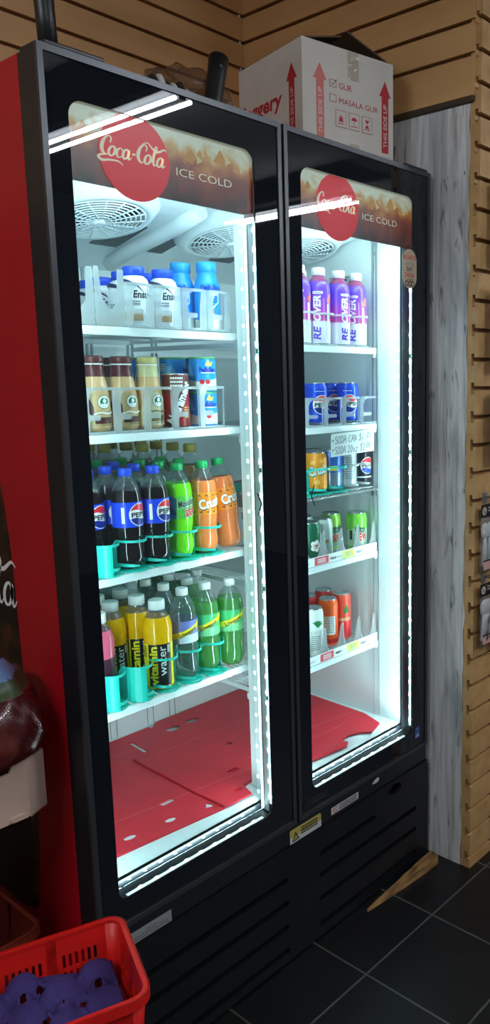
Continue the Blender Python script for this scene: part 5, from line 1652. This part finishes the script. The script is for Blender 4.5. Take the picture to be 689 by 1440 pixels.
ft = m.build('fruit_tray', mat('purple_pulp', (60, 46, 108), .85, noise=.12, nscale=60, bump=.3), None, (.004, -.080, .300), (0, 0, RZ))
md = ft.modifiers.new('thick', 'SOLIDIFY'); md.thickness = .002
tag(ft, 'purple moulded-pulp fruit tray with rounded cups in the bright red basket', 'fruit tray')

# splintered wood strip on the floor
m = MB()
P = [(1.178, -.064, 0), (1.186, -.028, 0), (.852, -.026, 0), (.848, -.034, 0)]
T_ = [(1.176, -.062, .034), (1.184, -.030, .036), (.853, -.027, .004), (.849, -.033, .003)]
mid = [(1.01, -.052, .0), (1.01, -.026, .0), (1.01, -.027, .019), (1.01, -.050, .018)]
v = [m.bm.verts.new(c) for c in P + T_]; q = [m.bm.verts.new(c) for c in mid]
for f in ((v[0], v[3], v[2], v[1]), (v[0], v[1], v[5], v[4]), (v[2], v[3], v[7], v[6])): m.face(f)
for f in ((v[4], v[5], q[2], q[3]), (q[3], q[2], v[6], v[7]), (v[1], q[1], q[2], v[5]), (q[1], v[2], v[6], q[2]), (v[0], v[4], q[3], q[0]), (q[0], q[3], v[7], v[3])): m.face(f)
bmesh.ops.subdivide_edges(m.bm, edges=m.bm.edges[:], cuts=5, use_grid_fill=True)
for vv in m.bm.verts:
    if vv.co.z > .001: vv.co += Vector((0, .003 * NZ.noise(vv.co * 60), .003 * NZ.noise(vv.co * 45 + Vector((3, 1, 2)))))
tag(m.build('wood_strip', wood_mat('splintered_wood', (70, 46, 26), (176, 132, 82), (9, 60, 60))), 'splintered wedge-shaped wood strip on the floor along the grille', 'wood')

# ------------------------------------------------------------------ hanging goods on the partition
def hook(z, x, label):
    t = thing('slatwall_hook', label, 'hook', (x, -.1565, z))
    MB().box(-.012, .012, -.003, -.0005, -.020, .014).build('hook_plate', GALV, t)
    MB().tube([(0, -.003, 0), (0, -.10, .004), (0, -.112, .010), (0, -.116, .020)], .003, 8).build('hook_arm', GALV, t)
hook(1.2265, 1.275, 'steel hook carrying the upper pack of white cutlery'); hook(.9735, 1.275, 'steel hook carrying the lower packs of white cutlery')
FILM = clear('pack_film', (244, 244, 244), 2.5, .08, body=.10)
def cutlery(label, x, y, z, w, h, fork):
    t = thing('cutlery_pack', label, 'cutlery pack', (x, y, z), 0, 'hanging cutlery packs')
    m = MB(); a = D2(); a.disc(.018, h - .020, .013, 1).up().disc(.018, h - .020, .0105, 0).up().disc(.018, h - .020, .0095, 1).up().stroke([(.012, h - .016, .002), (.020, h - .026, .003), (.025, h - .018, .002)], 0).lines(.038, h - .014, w - .05, .009, 2, 1)
    m.plate(rrect(.002, w - .002, h - .040, h, .003), [circle(w / 2, h - .006, .004, None, 10)], .0016, 0, lambda u, v, d: (u, d - .0008, v)); a.add_to(m, lambda u, v, d: (u, -.0008 - d, v))
    m.build('header_card', [INKK, mat('header_print', (214, 196, 190), .5)], t)
    for k in range(3):
        m = MB(); x0 = .022 + k * (w - .04) / 3
        m.tube([(x0, 0, .012), (x0 + .002, 0, h * .35), (x0 + .002, 0, h * .5)], [.009, .007, .005], 10)
        m.lathe([(.004, 0), (.012, .006), (.0165, .020), (.0165, .032), (.012, .045), (.003, .050)], 16, 0, Matrix.Translation((x0 + .002, 0, h * .48)) @ Matrix.Diagonal((1.15, .45, 1, 1)))
        m.build('spoon', mat('cutlery_white', (232, 232, 232), .35), t)
    m = MB(); m.plate(rrect(.003, w - .003, .004, .030, .003), (), .001, 0, lambda u, v, d: (u, -.0105 + d, v)); m.build('bottom_band', mat('band_pink', (206, 160, 152), .5), t)
    m = MB(); m.plate(rrect(.003, w - .003, .030, .034, .001), (), .001, 0, lambda u, v, d: (u, -.0107 + d, v)); m.build('band_stripe', INKK, t)
    if fork:
        m = MB(); a = D2(); a.stroke([(.026, .014, .007), (.031, .05, .004), (.033, .066, .005), (.034, .072, .011)], 0)
        for k in range(3): a.stroke([(.0305 + k * .0042, .071, .0026), (.0312 + k * .0042, .092, .002)], 0, smooth=0)
        a.add_to(m, lambda u, v, d: (u, -.0112 - d, v)); m.build('fork_print', mat('fork_brown', (60, 38, 40), .5), t)
    m = MB(); n = 8
    for s_ in (-1, 1):
        g = [[m.bm.verts.new((w * i / n, s_ * .0115 * (math.sin(PI * i / n) ** .5) * (1 if 0 < j < n else .2) + .001 * math.sin(i * 3 + j * 2), (h - .04) * j / n)) for i in range(n + 1)] for j in range(n + 1)]
        for j in range(n):
            for i in range(n): m.face([g[j][i], g[j][i + 1], g[j + 1][i + 1], g[j + 1][i]], 0, True)
    m.build('film', FILM, t)
cutlery('hanging pack of white spoons with black header, upper one on the partition', 1.223, -.178, 1.003, .120, .205, False)
cutlery('hanging pack of white cutlery with a dark fork print, lower one at the edge', 1.222, -.180, .766, .075, .195, True)
cutlery('hanging pack of white cutlery beside the fork-printed one', 1.300, -.182, .745, .080, .205, False)
def darkpack(label, z, h, y, col, yellow):
    t = thing('blister_pack', label, 'blister pack', (1.268, y, z), 0)
    MB().plate(rrect(0, .10, 0, h, .006), [circle(.05, h - .012, .005, None, 10)], .002, 0, lambda u, v, d: (u, d, v)).build('backing_card', mat('card_' + str(col[0]), col, .5), t)
    m = MB(); m.plate(rrect(.012, .088, .02, h * .72, .012), (), .016, 0, lambda u, v, d: (u, -.0165 + d, v)); m.build('blister', clear('blister_clear', (220, 224, 228), 2.5, .06, body=.2, bodycol=(90, 96, 104)), t)
    if yellow: MB().box(.01, .09, -.0188, -.017, .03, .075).build('price_label', mat('yellow_tag', (206, 180, 70), .5), t)
    x = 1.318
    hk = thing('slatwall_hook', 'steel hook carrying the ' + label, 'hook', (x, -.1565, z + h - .0085))
    MB().box(-.012, .012, -.003, -.0005, -.020, .014).build('hook_plate', GALV, hk)
    MB().tube([(0, -.003, 0), (0, -.08, .002), (0, -.088, .012)], .003, 8).build('hook_arm', GALV, hk)
darkpack('black blister pack high on the partition', 1.92, .23, -.205, (30, 30, 34), False)
darkpack('grey blister pack in the middle of the partition', 1.62, .24, -.205, (64, 66, 72), False)
darkpack('dark blister pack with a yellow tag above the cutlery', 1.345, .22, -.205, (40, 42, 46), True)
